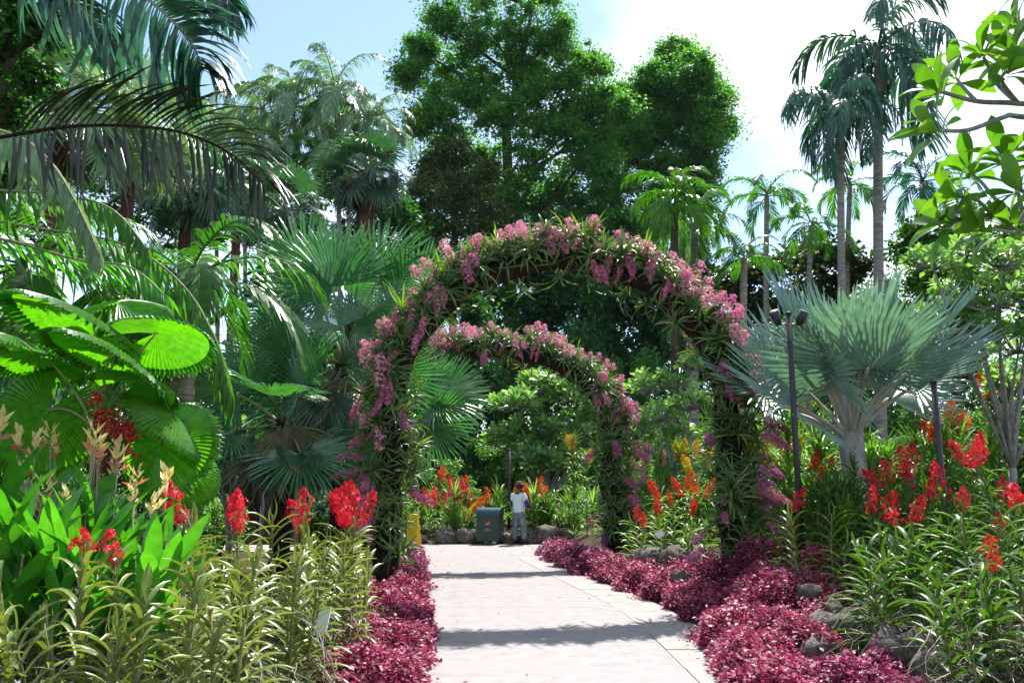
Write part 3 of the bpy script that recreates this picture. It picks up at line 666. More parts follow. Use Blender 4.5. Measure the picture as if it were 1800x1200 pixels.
def arch(label, cx, d, half, spring, rise, rt, seed, tilt=0.0):
    g = random.Random(seed); root = thing('flower_arch', label, 'arch', (cx, d, 0), 'flower arches over the path')
    def pt(u):                               # 0 left foot .. 1 right foot
        if u < .28: return Vector((-half, 0, spring * u / .28))
        if u > .72: return Vector((half, 0, spring * (1 - u) / .28))
        a = math.pi * (1 - (u - .28) / .44); return Vector((half * math.cos(a), 0, spring + rise * math.sin(a)))
    def noisy(us, r):
        b = MB(); pts = [pt(u) + Vector((g.gauss(0, .02), g.gauss(0, .02), 0)) for u in us]
        b.tube(pts, [r * g.uniform(.82, 1.2) for _ in us], 10)
        for i, v in enumerate(b.V): b.V[i] = (v[0] + g.gauss(0, .018), v[1] + g.gauss(0, .018), v[2] + g.gauss(0, .018))
        for k in range(320):                 # loose fibre sticking out of the moss
            i = g.randrange(len(us)); a = g.random() * 6.28; p = pts[i].lerp(pts[min(i + 1, len(us) - 1)], g.random())
            n = Vector((math.cos(a), math.sin(a), g.uniform(-.6, .6))); e = p + n * r * g.uniform(1.1, 1.5) + Vector((0, 0, g.uniform(-.12, .03)))
            s = Vector((g.gauss(0, 1), g.gauss(0, 1), g.gauss(0, 1))).normalized() * .006; c = p + n * r * .9
            b.add([c - s, c + s, e], [(0, 1, 2)])
        return b
    for us, nm in (([i * .28 / 12 - .01 for i in range(13)], 'post'), ([1 - i * .28 / 12 + .01 for i in range(13)], 'post'), ([.272 + i * .456 / 22 for i in range(23)], 'crown')):
        ob(nm, noisy(us, rt * (1.12 if nm == 'post' else 1.0)).mesh(nm, M['fibre'], False), root)
    return root, pt
A1C, A1D = (XA(684, 13.2, 1) + XA(1288, 13.2, 1)) / 2, 13.2
A1H = (XA(1288, 13.2, 1) - XA(684, 13.2, 1)) / 2
arch1, pt1 = arch('nearer moss covered arch carrying orchids over the path', A1C, A1D, A1H, 2.75, 2.45, .18, 1)
A2C, A2D = XA(1078, 19.4, 1) - 2.62, 19.4
arch2, pt2 = arch('farther moss covered arch seen through the nearer one', A2C, A2D, 2.62, 2.75, 2.0, .19, 2)
_mc = {}
def mdata(me):
    if me.name not in _mc:
        v = np.empty(len(me.vertices) * 3, np.float32); me.vertices.foreach_get('co', v)
        f = np.empty(len(me.loops), np.int32); me.loops.foreach_get('vertex_index', f)
        r = np.empty(len(me.vertices), np.float32); me.attributes['rnd'].data.foreach_get('value', r)
        _mc[me.name] = (v.reshape(-1, 3), f.reshape(-1, 4), r)
    return _mc[me.name]
ACC = []
def join_in(acc, me, m4, r0):
    v, f, r = mdata(me); A = np.array(m4)
    acc.append((v @ A[:3, :3].T + A[:3, 3], f, (r + r0) % 1.0))
def join_out(acc, mat):
    off = 0; Fs = []
    for v, f, r in acc: Fs.append(f + off); off += len(v)
    return mesh_np('foliage', np.concatenate([a[0] for a in acc]), np.concatenate(Fs), mat, np.concatenate([a[2] for a in acc]), True)
GO = 'orchids growing on the arches'
def arch_orchid(c, d, pt, u, ang, kind, which, seed, sc=1.0):
    g = random.Random(seed); o = pt(u); e = .004
    tg = (pt(min(1, u + e)) - pt(max(0, u - e))).normalized(); n0 = Vector((0, -1, 0)); n1 = tg.cross(n0)   # n1 points outwards or inwards
    if n1.z < 0 and .28 < u < .72: n1 = -n1
    if u <= .28: n1 = Vector((-1, 0, 0))
    if u >= .72: n1 = Vector((1, 0, 0))
    n = n0 * math.sin(ang) + n1 * math.cos(ang)
    base = Vector((c, d, 0)) + o + n * g.choice((.15, .2, .25, .34))
    up = (n * .9 + Vector((0, 0, .55 if kind != 'hang' else -.2))).normalized()
    zone = ('left shoulder' if u < .42 else 'right shoulder' if u > .58 else 'top') if .28 < u < .72 else (('upper' if .16 < u < .84 else 'lower') + (' left post' if u < .5 else ' right post'))
    zone = ('back of ' if math.sin(ang) < -.25 else 'front of ' if math.sin(ang) > .6 else 'outside of ') + zone
    bloom = kind in ('pink', 'pinkup', 'purple')
    lb = ('%s orchid on the %s, %s arch' % ({'pink': 'pink drooping', 'pinkup': 'pale pink upright', 'purple': 'dull purple', 'leaf': 'leafy flowerless', 'hang': 'trailing leafy', 'lit': 'long leaved bright green'}[kind], zone, which))
    rot = rot_to(up.orthogonal(), up)
    s = sc * g.uniform(.8, 1.2)
    if kind in ('leaf', 'hang'):
        join_in(ACC, g.choice(ROSHANG if kind == 'hang' else ROS), Matrix.Translation(base - Vector((c, d, 0))) @ rot @ Matrix.Rotation(g.uniform(0, 6.28), 4, 'Z') @ Matrix.Scale(s, 4), g.random())
        return None
    r = thing('orchid', lb, 'orchid', base, GO + ', ' + lb)
    me = g.choice(ROSHANG if kind == 'hang' else ROSUP if kind == 'lit' else ROS)
    if kind == 'lit': rot = rot_to(Vector((1, 0, 0)), (n * .35 + Vector((0, 0, 1))).normalized())
    ob('leaves', me, r, rot @ Matrix.Rotation(g.uniform(0, 6.28), 4, 'Z') @ Matrix.Scale(s, 4))
    if bloom:
        key = 'pinkhang' if kind != 'pinkup' else 'pinkup'
        fm, st = SPR[key, g.randrange(4)]
        if kind == 'purple': fm = inmat(fm, M['purple'])
        elif g.random() < .25: fm = inmat(fm, M['pinkpale'] if key == 'pinkhang' else M['pink'])
        m = TM(n * .20, Euler((g.uniform(-.25, .25), g.uniform(-.3, .3), g.uniform(0, 6.28))).to_matrix(), s * g.uniform(.75, 1.05))
        if kind != 'pinkup' and not (.28 < u < .72):
            m = TM(n * .15, rot_to(Vector((0, 0, 1)).cross(n) if abs(n.z) < .9 else Vector((1, 0, 0)), -(n + Vector((0, 0, -.35))).normalized()), s * .95)
        elif kind == 'pinkup': m = TM(n * .10, rot_to(up.orthogonal(), (up + Vector((g.uniform(-.3, .3), g.uniform(-.3, .3), .3))).normalized()), s * .9)
        for k in range(2):
            off = Matrix.Translation(tg * g.uniform(-.24, .24) * (k > 0) + n * g.uniform(-.05, .06) + Vector((0, 0, g.uniform(-.12, .12))) * (k > 0))
            f = ob('flower_spray', fm, r, off @ m @ Matrix.Scale(g.uniform(.68, .95), 4)); f['kind'] = 'stuff'; ob('stalk', st, f)
    return r
def dress(c, d, pt, which, seed, dens=1.0):
    g = random.Random(seed); q = 0
    def many(n, lo, hi, kinds, a0, a1, sc=1.0):
        nonlocal q
        for i in range(int(n * dens)):
            q += 1; u = lo + (hi - lo) * (i + g.random()) / max(1, int(n * dens))
            arch_orchid(c, d, pt, u, g.uniform(a0, a1), g.choice(kinds), which, seed * 1000 + q, sc)
    H_ = math.pi / 2
    many(64, .29, .71, ['pink', 'pink', 'pinkup', 'leaf'], .10 * H_, 1.05 * H_, 1.0)          # front of the crown
    many(40, .29, .71, ['pinkup', 'pinkup', 'pinkup', 'leaf', 'pink'], -.35 * H_, .45 * H_, 1.0)   # top of the crown
    many(95, .29, .71, ['leaf', 'leaf', 'leaf', 'leaf', 'pinkup'], -.7 * H_, 1.1 * H_, 1.1)
    many(14, .30, .70, ['pinkup', 'leaf', 'leaf'], -1.2 * H_, -.4 * H_)
    many(26, .30, .70, ['hang', 'hang', 'leaf'], 1.1 * H_, 2.3 * H_)                      # underside
    for lo, hi in ((.05, .30), (.70, .95)):
        many(13, lo + .03, hi, ['pink', 'pink', 'pinkup', 'purple'], -.1 * H_, .9 * H_, 1.05)
        many(44, lo, hi, ['leaf', 'leaf', 'leaf', 'hang'], -.2 * H_, 2.0 * H_, 1.0)
        many(9, lo + .03, hi, ['purple', 'pink', 'leaf', 'leaf'], .5 * H_, 2.0 * H_)
        many(9, lo, hi, ['leaf'], -1.6 * H_, -.3 * H_)
dress(A1C, A1D, pt1, 'nearer', 5); f_ = ob('foliage', join_out(ACC, M['archleaf']), arch1); f_['kind'] = 'stuff'; ACC.clear()
dress(A2C, A2D, pt2, 'farther', 6, .8); f_ = ob('foliage', join_out(ACC, M['archleaf']), arch2); f_['kind'] = 'stuff'; ACC.clear()
for k, (u, a) in enumerate(((.335, .1), (.36, .15), (.40, .3), (.45, .1), (.52, .2), (.57, .3), (.62, .1), (.25, .5), (.21, .2), (.76, .3), (.80, .1), (.285, .3), (.30, .0), (.315, .25), (.70, .1), (.715, -.1), (.665, .2))): arch_orchid(A1C, A1D, pt1, u, a, 'lit', 'nearer', 900 + k, .95)
for k, (u, a) in enumerate(((.60, .1), (.63, .0), (.66, .3), (.71, .2), (.76, .1), (.79, .4), (.74, -.3), (.82, .2))): arch_orchid(A2C, A2D, pt2, u, a, 'lit', 'farther', 950 + k, 1.0)

# =================================================================== VANDA AND RENANTHERA ORCHIDS
STRAP = [strap('leaf', M['vandal'], .32 * k, .036, u, bd, 6) for k, u, bd in ((1.0, 52, 72), (.9, 56, 62), (1.12, 50, 78), (.8, 66, 45))]
ROOT = []
for s in range(5):
    g = random.Random(s); b = MB(); p = Vector((0, 0, 0)); pts = [p.copy()]; d_ = Vector((0, 1, -.1))
    for k in range(8):
        d_ = (d_ + Vector((g.gauss(0, .35), g.gauss(0, .2), -.28))).normalized(); p = p + d_ * .065; pts.append(p.copy())
    b.tube(pts, [.0055 - .0003 * k for k in range(9)], 5); ROOT.append(b.mesh('aerial_root', M['root'], True))
def tangle(name, mat, n, rad, hgt, seed, wd=.0035):
    g = random.Random(seed); b = MB()
    for k in range(n):
        a = g.random() * 6.28; r = rad * math.sqrt(g.random()); p = Vector((r * math.cos(a), r * math.sin(a), hgt * g.uniform(.25, 1.0))); d_ = Vector((g.gauss(0, .7), g.gauss(0, .7), g.uniform(-.4, .5)))
        pts = [p.copy()]
        for q in range(5):
            d_ = (d_ + Vector((g.gauss(0, .4), g.gauss(0, .4), -.45))).normalized(); p = p + d_ * hgt * .17; pts.append(p.copy())
            if p.z < -.02: break
        if len(pts) > 2: b.tube(pts, [wd * (1 - .1 * i) for i in range(len(pts))], 3, False, g.random())
    return b.mesh(name, mat)
TANG = [tangle('root_tangle', M['grass'], 46, .22, .75, s, .0042) for s in range(3)]
STEM = MB().tube([(0, 0, -.1), (.012, .004, .33), (-.008, .01, .66), (0, 0, 1)], [.012, .012, .011, .008], 6).mesh('stem', M['stem'], True)
def vanda(x, y, ht, mat, label, group, flower=None, fs=1.0, seed=0, az=None, low=.22, lean=.12, tang=True, roots=3, leafs=1.0, step=.036):
    g = random.Random(seed); az = g.uniform(0, 6.28) if az is None else az
    root = thing('orchid_plant', label, 'orchid', (x, y, H(x, y)), group, 0)
    root.rotation_euler = (g.gauss(0, lean), g.gauss(0, lean), az)
    ob('stem', STEM, root, Matrix.Diagonal((1, 1, ht, 1)))
    n = int(ht * (1 - low) / step)
    for i in range(n):
        t = (i + .5) / n; z = ht * (low + (1 - low) * t); sd_ = 0 if i % 2 else math.pi
        el = R(-14 + 24 * t + g.gauss(0, 6) + (34 if t > .9 else 0)); s = leafs * g.uniform(.82, 1.12) * (1 if t < .85 else 1 - (t - .85) * 3)
        m = TM((0, 0, z), (Matrix.Rotation(sd_ + g.gauss(0, .22), 3, 'Z') @ Matrix.Rotation(el, 3, 'X')), s)
        ob('leaf', inmat(g.choice(STRAP[:3]) if t < .9 else STRAP[3], M[mat]), root, m)
    for i in range(roots):
        ob('aerial_root', ROOT[g.randrange(5)], root, TM((0, 0, ht * g.uniform(.25, .7)), Matrix.Rotation(g.uniform(0, 6.28), 3, 'Z'), g.uniform(.7, 1.3)))
    if tang: ob('root_tangle', g.choice(TANG), root, Matrix.Diagonal((1.1, 1.1, ht * g.uniform(.55, .8), 1)))
    for k in range({'red1': 1, 'red2': 2, 'red3': 3, 'small': 1, 'scarlet': 1, 'scarlet2': 2, 'orange': 1}.get(flower, 0)):
        key = 'small' if flower == 'small' else 'red'
        fm, st = SPR[key, g.randrange(4)]
        if flower.startswith('scarlet'): fm = inmat(fm, M['scarlet'])
        if flower == 'orange': fm = inmat(fm, M['orange'])
        a = g.uniform(0, 6.28)
        f = ob('flower_spray', fm, root, TM((.05 * math.cos(a), .05 * math.sin(a), ht * .93), Euler((g.gauss(0, .22), g.gauss(0, .22), a)).to_matrix(), fs * g.uniform(.9, 1.1)))
        f['kind'] = 'stuff'; ob('stalk', st, f)
    return root
def vpx(px, top, d, mat, label, group=None, **k):
    p = P(px, top, d); return vanda(p.x, d, max(.35, p.z - H(p.x, d)), mat, label, group, **k)
GL = 'olive leaved orchids filling the near left bed'
k_ = 0
for px, top, d, fl, fs, lb in (
        (62, 985, 4.6, None, 1, 'olive leaved orchid at the left bottom corner'), (160, 985, 5.0, 'small', .75, 'orchid with the small dark red spray farthest left'),
        (226, 1045, 4.5, None, 1, 'low olive leaved orchid second in from the left bottom corner'), (238, 985, 5.3, 'small', .75, 'orchid with the second small red spray from the left'),
        (308, 1000, 4.9, None, 1, 'olive leaved orchid with long white roots left of the white label'), (292, 950, 5.8, None, 1, 'flowerless orchid in front of the heliconia leaves'),
        (375, 925, 6.4, 'red1', .8, 'orchid with narrow red spray left of the broad red one'), (368, 905, 6.9, None, 1, 'tall flowerless orchid left of the broad red spray'), (440, 935, 6.8, 'red2', .8, 'orchid with the broad red spray between the heliconias and arch'),
        (410, 975, 5.6, None, 1, 'olive leaved orchid below the broad red spray'), (480, 900, 7.9, None, 1, 'tall leaning orchid between the two broad red sprays'), (520, 925, 7.9, 'red1', .72, 'orchid with the single slim red spray in mid bed'),
        (560, 935, 8.2, 'red1', .8, 'orchid at the left of the dense red group by the arch'), (588, 930, 8.4, 'red2', .85, 'orchid in the middle of the dense red group by the arch'), (618, 930, 8.6, 'red2', .85, 'orchid at the right of the dense red group by the arch'), (603, 915, 9.4, 'red2', .9, 'orchid at the back of the dense red group by the arch'),
        (560, 965, 7.4, None, 1, 'yellowish orchid behind the white plant label'), (610, 960, 7.6, None, 1, 'yellowish orchid right above the white plant label'), (510, 985, 6.4, None, 1, 'olive leaved orchid left of the white plant label'), (460, 1010, 5.6, None, 1, 'orchid with white roots lower left of the label'),
        (640, 960, 9.0, None, 1, 'orchid just left of the front arch foot'), (640, 985, 8.0, None, 1, 'orchid nearest the red ground cover on the left')):
    k_ += 1; vpx(px, top, d, 'vandal', lb, None, flower=fl, fs=fs, seed=100 + k_, roots=4, lean=.07)
for i in range(80):
    d = rnd.uniform(4.4, 9.8); px = rnd.uniform(-180, np.interp(d, [4.4, 7, 8, 9.8], [430, 560, 605, 645])); top = np.interp(d, [4.4, 7, 9.8], [1090, 990, 960]) + rnd.uniform(-25, 50)
    vpx(px, top, d, 'vandal', 'flowerless olive orchid, ' + ('front' if d < 6 else 'back' if d > 8 else 'middle') + ' row of near left bed, ' + ('at its left end' if px < 150 else 'by the path' if px > 420 else 'half way along'), GL + (', %d %d' % (1 + (d > 6) + (d > 8), 1 + (px >= 150) + (px > 420))), seed=200 + i, roots=2, low=.12)
GR = 'green leaved orchids filling the right bed'
for i in range(16):
    d = rnd.uniform(6.1, 7.3); px = rnd.uniform(1660, 1980); vpx(px, 1060 + rnd.uniform(-40, 60) - (d - 6) * 20, d, 'vandar', 'low flowerless orchid in the front right corner of the right bed', GR + ', front corner', seed=900 + i, roots=3, low=.1, step=.046, leafs=1.2)
for px, top, d, fl, fs, lb in (
        (1384, 905, 11.0, 'red1', .8, 'orchid with red spray right at the tall black post'), (1345, 925, 11.6, 'scarlet', .7, 'orchid with scarlet spray beside the front arch right post'), (1400, 905, 10.2, None, 1, 'fresh green fountain shaped orchid right of the tall post'), (1455, 900, 10.0, None, 1, 'second fresh green fountain shaped orchid right of the tall post'),
        (1488, 830, 12.0, 'red1', .6, 'orchid with small dark red spray under the silver palm trunk'), (1520, 840, 12.4, 'small', .7, 'orchid with tiny red spray just right of the silver palm trunk'),
        (1572, 845, 10.6, 'red2', .95, 'orchid with the tallest pink red spray left of the short post'), (1606, 848, 10.4, 'red2', .85, 'orchid with red spray touching the short post from the left'), (1622, 880, 9.8, 'small', .9, 'orchid with low red spray under the tallest spray'), (1558, 905, 9.6, 'red1', .7, 'orchid with loose red spray in the middle of the right bed'),
        (1585, 915, 9.2, 'small', .8, 'orchid with faint red spray in the middle of the right bed'), (1672, 860, 9.2, 'red1', .85, 'orchid with dark red spray right of the short post'), (1710, 820, 10.2, 'red1', .85, 'orchid with red spray high between short post and right edge'),
        (1782, 815, 9.6, 'red2', .95, 'orchid with the highest red spray at the right edge'), (1775, 895, 8.6, 'small', 1.0, 'orchid with sparse red spray at the right edge'), (1755, 1020, 7.2, 'scarlet', .75, 'orchid with the low scarlet spray near the bottom right'),
        (1640, 925, 8.4, None, 1, 'tall dark green orchid in front of the short post'), (1560, 950, 8.5, None, 1, 'dark green orchid above the flat dark rock'), (1600, 960, 8.0, None, 1, 'dark green orchid in the front row of the right bed'), (1700, 900, 8.0, None, 1, 'tall thick stemmed orchid near the right edge'), (1745, 880, 8.2, None, 1, 'tallest flowerless orchid near the right edge')):
    k_ += 1; vpx(px, top, d, 'vandag' if 'fresh' in lb else 'vandar', lb, None, flower=fl, fs=fs, seed=300 + k_, roots=2, step=.045, leafs=1.15)
for i in range(105):
    d = rnd.uniform(7.1, 12.5); px = rnd.uniform(1520 - (d - 7.4) * 18, 1990); top = np.interp(d, [7.4, 9, 12.5], [985, 915, 840]) + rnd.uniform(-15, 55)
    fl = 'red1' if i % 6 == 0 and d > 8.4 else None
    vpx(px, top, d, 'vandar', 'green orchid with a slim red spray among the flowerless ones of the right bed' if fl else 'flowerless green orchid, ' + ('front' if d < 8.8 else 'back' if d > 10.8 else 'middle') + ' row of right bed, ' + ('nearest the path' if px < 1560 else 'at the right edge' if px > 1740 else 'near the short black post'), GR + (', in flower' if fl else ', %d %d' % (1 + (d > 8.8) + (d > 10.8), 1 + (px >= 1560) + (px > 1740))), flower=fl, fs=rnd.uniform(.6, .85), seed=400 + i, roots=1, low=.15, step=.046, leafs=1.2)
for i, (px, top, d, fl) in enumerate(((1125, 915, 16.2, 'scarlet'), (1150, 905, 15.8, 'scarlet'), (1168, 905, 15.6, 'scarlet2'), (1185, 890, 15.4, 'scarlet'), (1212, 905, 14.8, 'scarlet2'), (1130, 930, 15.4, 'scarlet'), (1160, 930, 15.0, None), (1190, 925, 14.6, None), (1230, 925, 14.2, None), (1110, 935, 16.6, None), (1240, 920, 14.8, None), (1205, 935, 14.0, None))):
    vpx(px, top, d, 'vandag', ('scarlet flowered orchid between the two right arch posts' if fl else 'flowerless orchid between the two right arch posts'), 'orchids between the two right arch posts' + (', in flower' if fl else ''), flower=fl, fs=.62, seed=500 + i, roots=1, step=.055, leafs=1.1)

# =================================================================== FAR FLOWER BED
GF = 'low plants of the far flower bed'
COLS = {'red': 'red', 'scarlet': 'scarlet', 'orange': 'orange', 'gold': 'yellow', 'pinkpale': 'pale pink'}
def bed_plant(px, py, d, col, sc, where, seed):
    g = random.Random(seed); p = P(px, py, d); z = H(p.x, d); h = max(.25, p.z - z)
    lb = ('%s flowered bedding orchid %s' % (COLS[col], where)) if col else 'flowerless strap leaved plant ' + where
    r = thing('bedding_orchid' if col else 'strap_leaved_plant', lb, 'orchid' if col else 'plant', (p.x, d, z), GF + ', ' + lb, g.uniform(0, 6.28))
    ob('stem', STEM, r, Matrix.Diagonal((1, 1, h, 1)))
    for k in range(max(2, int(h / .22))): ob('leaves', inmat(g.choice(ROS + ROSUP), M[g.choice(['vandag', 'archleaf', 'bush', 'plumeria'])]), r, TM((0, 0, h * (k + .4) / max(2, int(h / .22))), Matrix.Rotation(g.uniform(0, 6.28), 3, 'Z'), sc * g.uniform(.9, 1.25)))
    if col:
        for k in range(2):
            fm, st = SPR['red', g.randrange(4)]; f = ob('flower_spray', inmat(fm, M[col]), r, TM((0, 0, h * .82), Euler((g.gauss(0, .3), g.gauss(0, .3), g.uniform(0, 6))).to_matrix(), sc * g.uniform(.95, 1.25))); f['kind'] = 'stuff'; ob('stalk', st, f)
for i, (px, py, col) in enumerate(((757, 892, 'red'), (742, 885, 'scarlet'), (770, 902, 'red'), (798, 872, 'red'), (818, 868, 'red'), (822, 895, 'scarlet'), (830, 900, 'orange'), (862, 892, 'orange'), (800, 920, 'gold'), (826, 920, 'gold'), (786, 900, 'red'), (772, 842, 'scarlet'))):
    bed_plant(px, py, 26.0 + (i % 3) * .6, col, 1.15, 'behind the green bin', 600 + i)
for i, (px, py, col) in enumerate(((930, 890, 'orange'), (948, 876, 'orange'), (940, 888, 'orange'), (938, 872, 'scarlet'), (960, 885, None), (975, 870, None), (1000, 880, None), (985, 900, None), (1020, 890, None), (1012, 910, None), (955, 905, None))):
    bed_plant(px, py, 25.9 + (i % 3) * .7, col, 1.2, 'right of the standing person', 630 + i)
for i in range(34):
    px = rnd.uniform(690, 1060); d = rnd.uniform(25.7, 29); bed_plant(px, rnd.uniform(868, 925), d, None, 1.25, 'in the far flower bed', 660 + i)
for i, (px, py, d, col, wh) in enumerate(((1195, 790, 19, 'gold', 'behind the short thin post'), (1213, 790, 19, 'gold', 'behind the short thin post'), (1240, 803, 18.4, 'gold', 'left of the front arch right post'), (1212, 818, 18, 'gold', 'left of the front arch right post'), (1362, 790, 15, 'gold', 'left of the tall black post'), (1376, 806, 14.6, 'gold', 'left of the tall black post'), (1405, 780, 15, 'gold', 'right of the tall black post'), (1415, 812, 14.6, 'gold', 'right of the tall black post'),
        (1430, 838, 13.8, 'scarlet', 'in the shade right of the tall black post'), (1440, 855, 13.4, 'scarlet', 'in the shade right of the tall black post'), (1160, 872, 17, 'scarlet', 'between the two right arch posts'), (1205, 868, 16.6, 'scarlet', 'between the two right arch posts'), (1225, 870, 16, 'orange', 'between the two right arch posts'),
        (1615, 668, 15, 'orange', 'high behind the short black post'), (1740, 660, 15, 'orange', 'high behind the short black post'), (1680, 745, 14, 'orange', 'high behind the short black post'), (1632, 748, 14, 'scarlet', 'high behind the short black post'), (1660, 760, 13.6, 'scarlet', 'high behind the short black post'), (1663, 725, 14.4, 'orange', 'high behind the short black post'), (1600, 650, 15.4, 'orange', 'high behind the short black post'), (1762, 645, 15, 'orange', 'high behind the short black post'),
        (1160, 805, 21, 'pinkpale', 'behind the rear arch post'), (1135, 790, 21, 'pinkpale', 'behind the rear arch post'), (1008, 768, 24, 'gold', 'right of the far frangipani'), (1030, 795, 24, 'gold', 'right of the far frangipani'))):
    bed_plant(px, py, d, col, .95, wh, 700 + i)
for i in range(14): vpx(rnd.uniform(1405, 1570), rnd.uniform(800, 865), rnd.uniform(11.2, 12.6), 'vandar', 'flowerless orchid hiding the trunk of the silver palm', 'orchids in front of the silver palm trunk', seed=940 + i, roots=0, step=.05, leafs=1.25)
for i in range(40):
    d = rnd.uniform(13, 19); px = rnd.uniform(1300, 1850); bed_plant(px, rnd.uniform(760, 850), d, None, 1.2, 'filling the back of the right bed', 760 + i)

# =================================================================== HELICONIAS
HL = [paddle('leaf', M['heli'], .62, .125, .5, .35 * k, 9, .3, .05, s, .12) for s, k in ((1, .6), (2, 1.0), (3, .3))]
def bracts(seed):
    g = random.Random(seed); b = MB(); c = MB()
    for k in range(6):
        sd_ = 1 if k % 2 else -1; z = .024 * k; tip = Vector((sd_ * (.105 - .010 * k), g.uniform(-.05, .05), z + .045 + .012 * k)); p = Vector((0, 0, z)); u = Vector((0, 1, 0))
        for tgt, off in ((b if k > 1 else c, 0),):
            m = p.lerp(tip, .4); wv = .022
            tgt.add([p - u * .006, p + u * .006, m + u * wv + Vector((0, 0, .012)), tip, m - u * wv + Vector((0, 0, .012)), m - Vector((0, 0, .018))], [(0, 5, 3, 4), (1, 2, 3, 5), (0, 1, 5)], g.random())
        for q in range(3):
            e = p.lerp(tip, .45) + Vector((g.uniform(-.01, .01), g.uniform(-.015, .015), .045)); s = Vector((.005, .004, 0)); b.add([p.lerp(tip, .3) - s, p.lerp(tip, .3) + s, e], [(0, 1, 2)], g.random())
    return b.mesh('bract', M['bract']), c.mesh('lower_bract', M['bractpink'])
BR = [bracts(s) for s in range(3)]
HSTEM = MB().tube([(0, 0, -.1), (.01, 0, .5), (0, 0, 1)], [.010, .008, .006], 5).mesh('stalk', M['petiole'], True)
def heliconia(x, y, ht, fl, seed, label, group, fh=None):
    g = random.Random(seed); r = thing('heliconia', label, 'heliconia', (x, y, H(x, y)), group, g.uniform(0, 6.28)); r.rotation_euler[0] = g.gauss(0, .06)
    n = g.randint(5, 7)
    for k in range(n):
        a = k * math.pi + g.gauss(0, .5); t = (k + .6) / n; m = Matrix.Rotation(a, 3, 'Z') @ Matrix.Rotation(R(g.uniform(50, 80)), 3, 'X')
        ob('leaf', g.choice(HL), r, TM((0, 0, max(.05, ht - .62 + (t - .75) * .62 * .9)), m, g.uniform(.8, 1.15)))
    ob('stem', HSTEM, r, Matrix.Diagonal((1.6, 1.6, ht * .7, 1)))
    if fl:
        f = ob('flower_stalk', HSTEM, r, TM((.03, .02, 0), None, (1, 1, fh))); fa = g.uniform(0, 3.14)
        for me, nm in zip(BR[seed % 3], ('bract', 'lower_bract')): ob(nm, me, r, TM((.03, .02, fh - .05), Matrix.Rotation(fa, 3, 'Z'), g.uniform(.85, 1.15)))
for i, (px, py) in enumerate(((10, 745), (30, 765), (75, 775), (97, 778), (135, 758), (170, 765), (180, 790), (200, 790), (5, 810), (25, 815), (45, 855), (58, 890), (100, 870), (28, 905), (205, 828), (225, 830), (278, 845), (235, 868), (285, 890), (165, 800), (145, 775), (215, 800))):
    d = 6.3 + (i % 5) * .18 if py < 840 else 5.9 + (i % 3) * .15
    p = P(px, py + 14, d); heliconia(p.x, d, p.z - H(p.x, d) - .10, True, 800 + i, 'heliconia with cream and pink bracts ' + ('high at the left edge' if px < 60 and py < 840 else 'low at the left edge' if px < 60 else 'under the red berries' if 155 < px < 240 and py < 835 else 'in front of the dark pleated leaf' if px < 156 else 'low beside the orchids'), 'flowering heliconias at the left', p.z - H(p.x, d))
for i in range(44):
    d = rnd.uniform(5.5, 7.0); px = rnd.uniform(-160, 330); p = P(px, np.interp(px, [0, 330], [850, 905]) + rnd.uniform(-30, 40), d)
    heliconia(p.x, d, p.z - H(p.x, d), False, 830 + i, 'flowerless heliconia with broad upright leaves ' + ('at the left edge' if px < 90 else 'beside the orchids' if px > 240 else 'under the pleated palm') + (', front row' if d < 6.2 else ', back row'), 'leafy heliconias at the left, %d %d' % ((px >= 90) + (px > 240), d < 6.2))

# =================================================================== FAN PALMS
def put_leaf(root, o, me, base, d, nrm, s): return ob('leaf', me, root, TM(Vector(base) - o, rot_to(d, nrm), s))
def px_fans(label, crown, L, blades, Rpet=.022, trunk=.17, skirt=14, seed=0):
    g = random.Random(seed); c = P(*crown); x, y = c.x, c.y; o = Vector((x, y, H(x, y) - .05)); root = thing('fan_palm', label, 'palm', o)
    ob('trunk', MB().tube([(0, 0, -.1), (.03, 0, (c.z - o.z) * .5), tuple(c - o)], [trunk * 1.15, trunk, trunk * .95], 10).mesh('trunk', M['fibre'], True), root)
    for k, (hx, hy, dd, ux, uy, Rp, nx_, nz_) in enumerate(L):
        h = P(hx, hy, crown[2] + dd); d = crown[2] + dd; dv = Vector((ux, g.uniform(-.25, .05), uy)).normalized(); nv = Vector((nx_, -1, nz_))
        put_leaf(root, o, blades[k % len(blades)], h, dv, nv, Rp * d / F)
        ob('petiole', MB().tube([q - o for q in bez(c, c.lerp(h, .6) + Vector((0, 0, .15)), h, 6)], [Rpet * (1.5 - .1 * i) for i in range(7)], 5).mesh('petiole', M['petiole'], True), root)
    for i in range(skirt):
        az = g.uniform(0, 6.28); hd = Vector((math.sin(az), math.cos(az), 0)); h = c + hd * g.uniform(.25, .9) + Vector((0, 0, -g.uniform(.1, .9)))
        ob('petiole', MB().tube([c - o, h - o], [Rpet, Rpet * .7], 4).mesh('petiole', M['petiole'], True), root)
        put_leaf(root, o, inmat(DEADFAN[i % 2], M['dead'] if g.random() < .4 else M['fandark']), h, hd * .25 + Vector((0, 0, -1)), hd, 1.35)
    return root
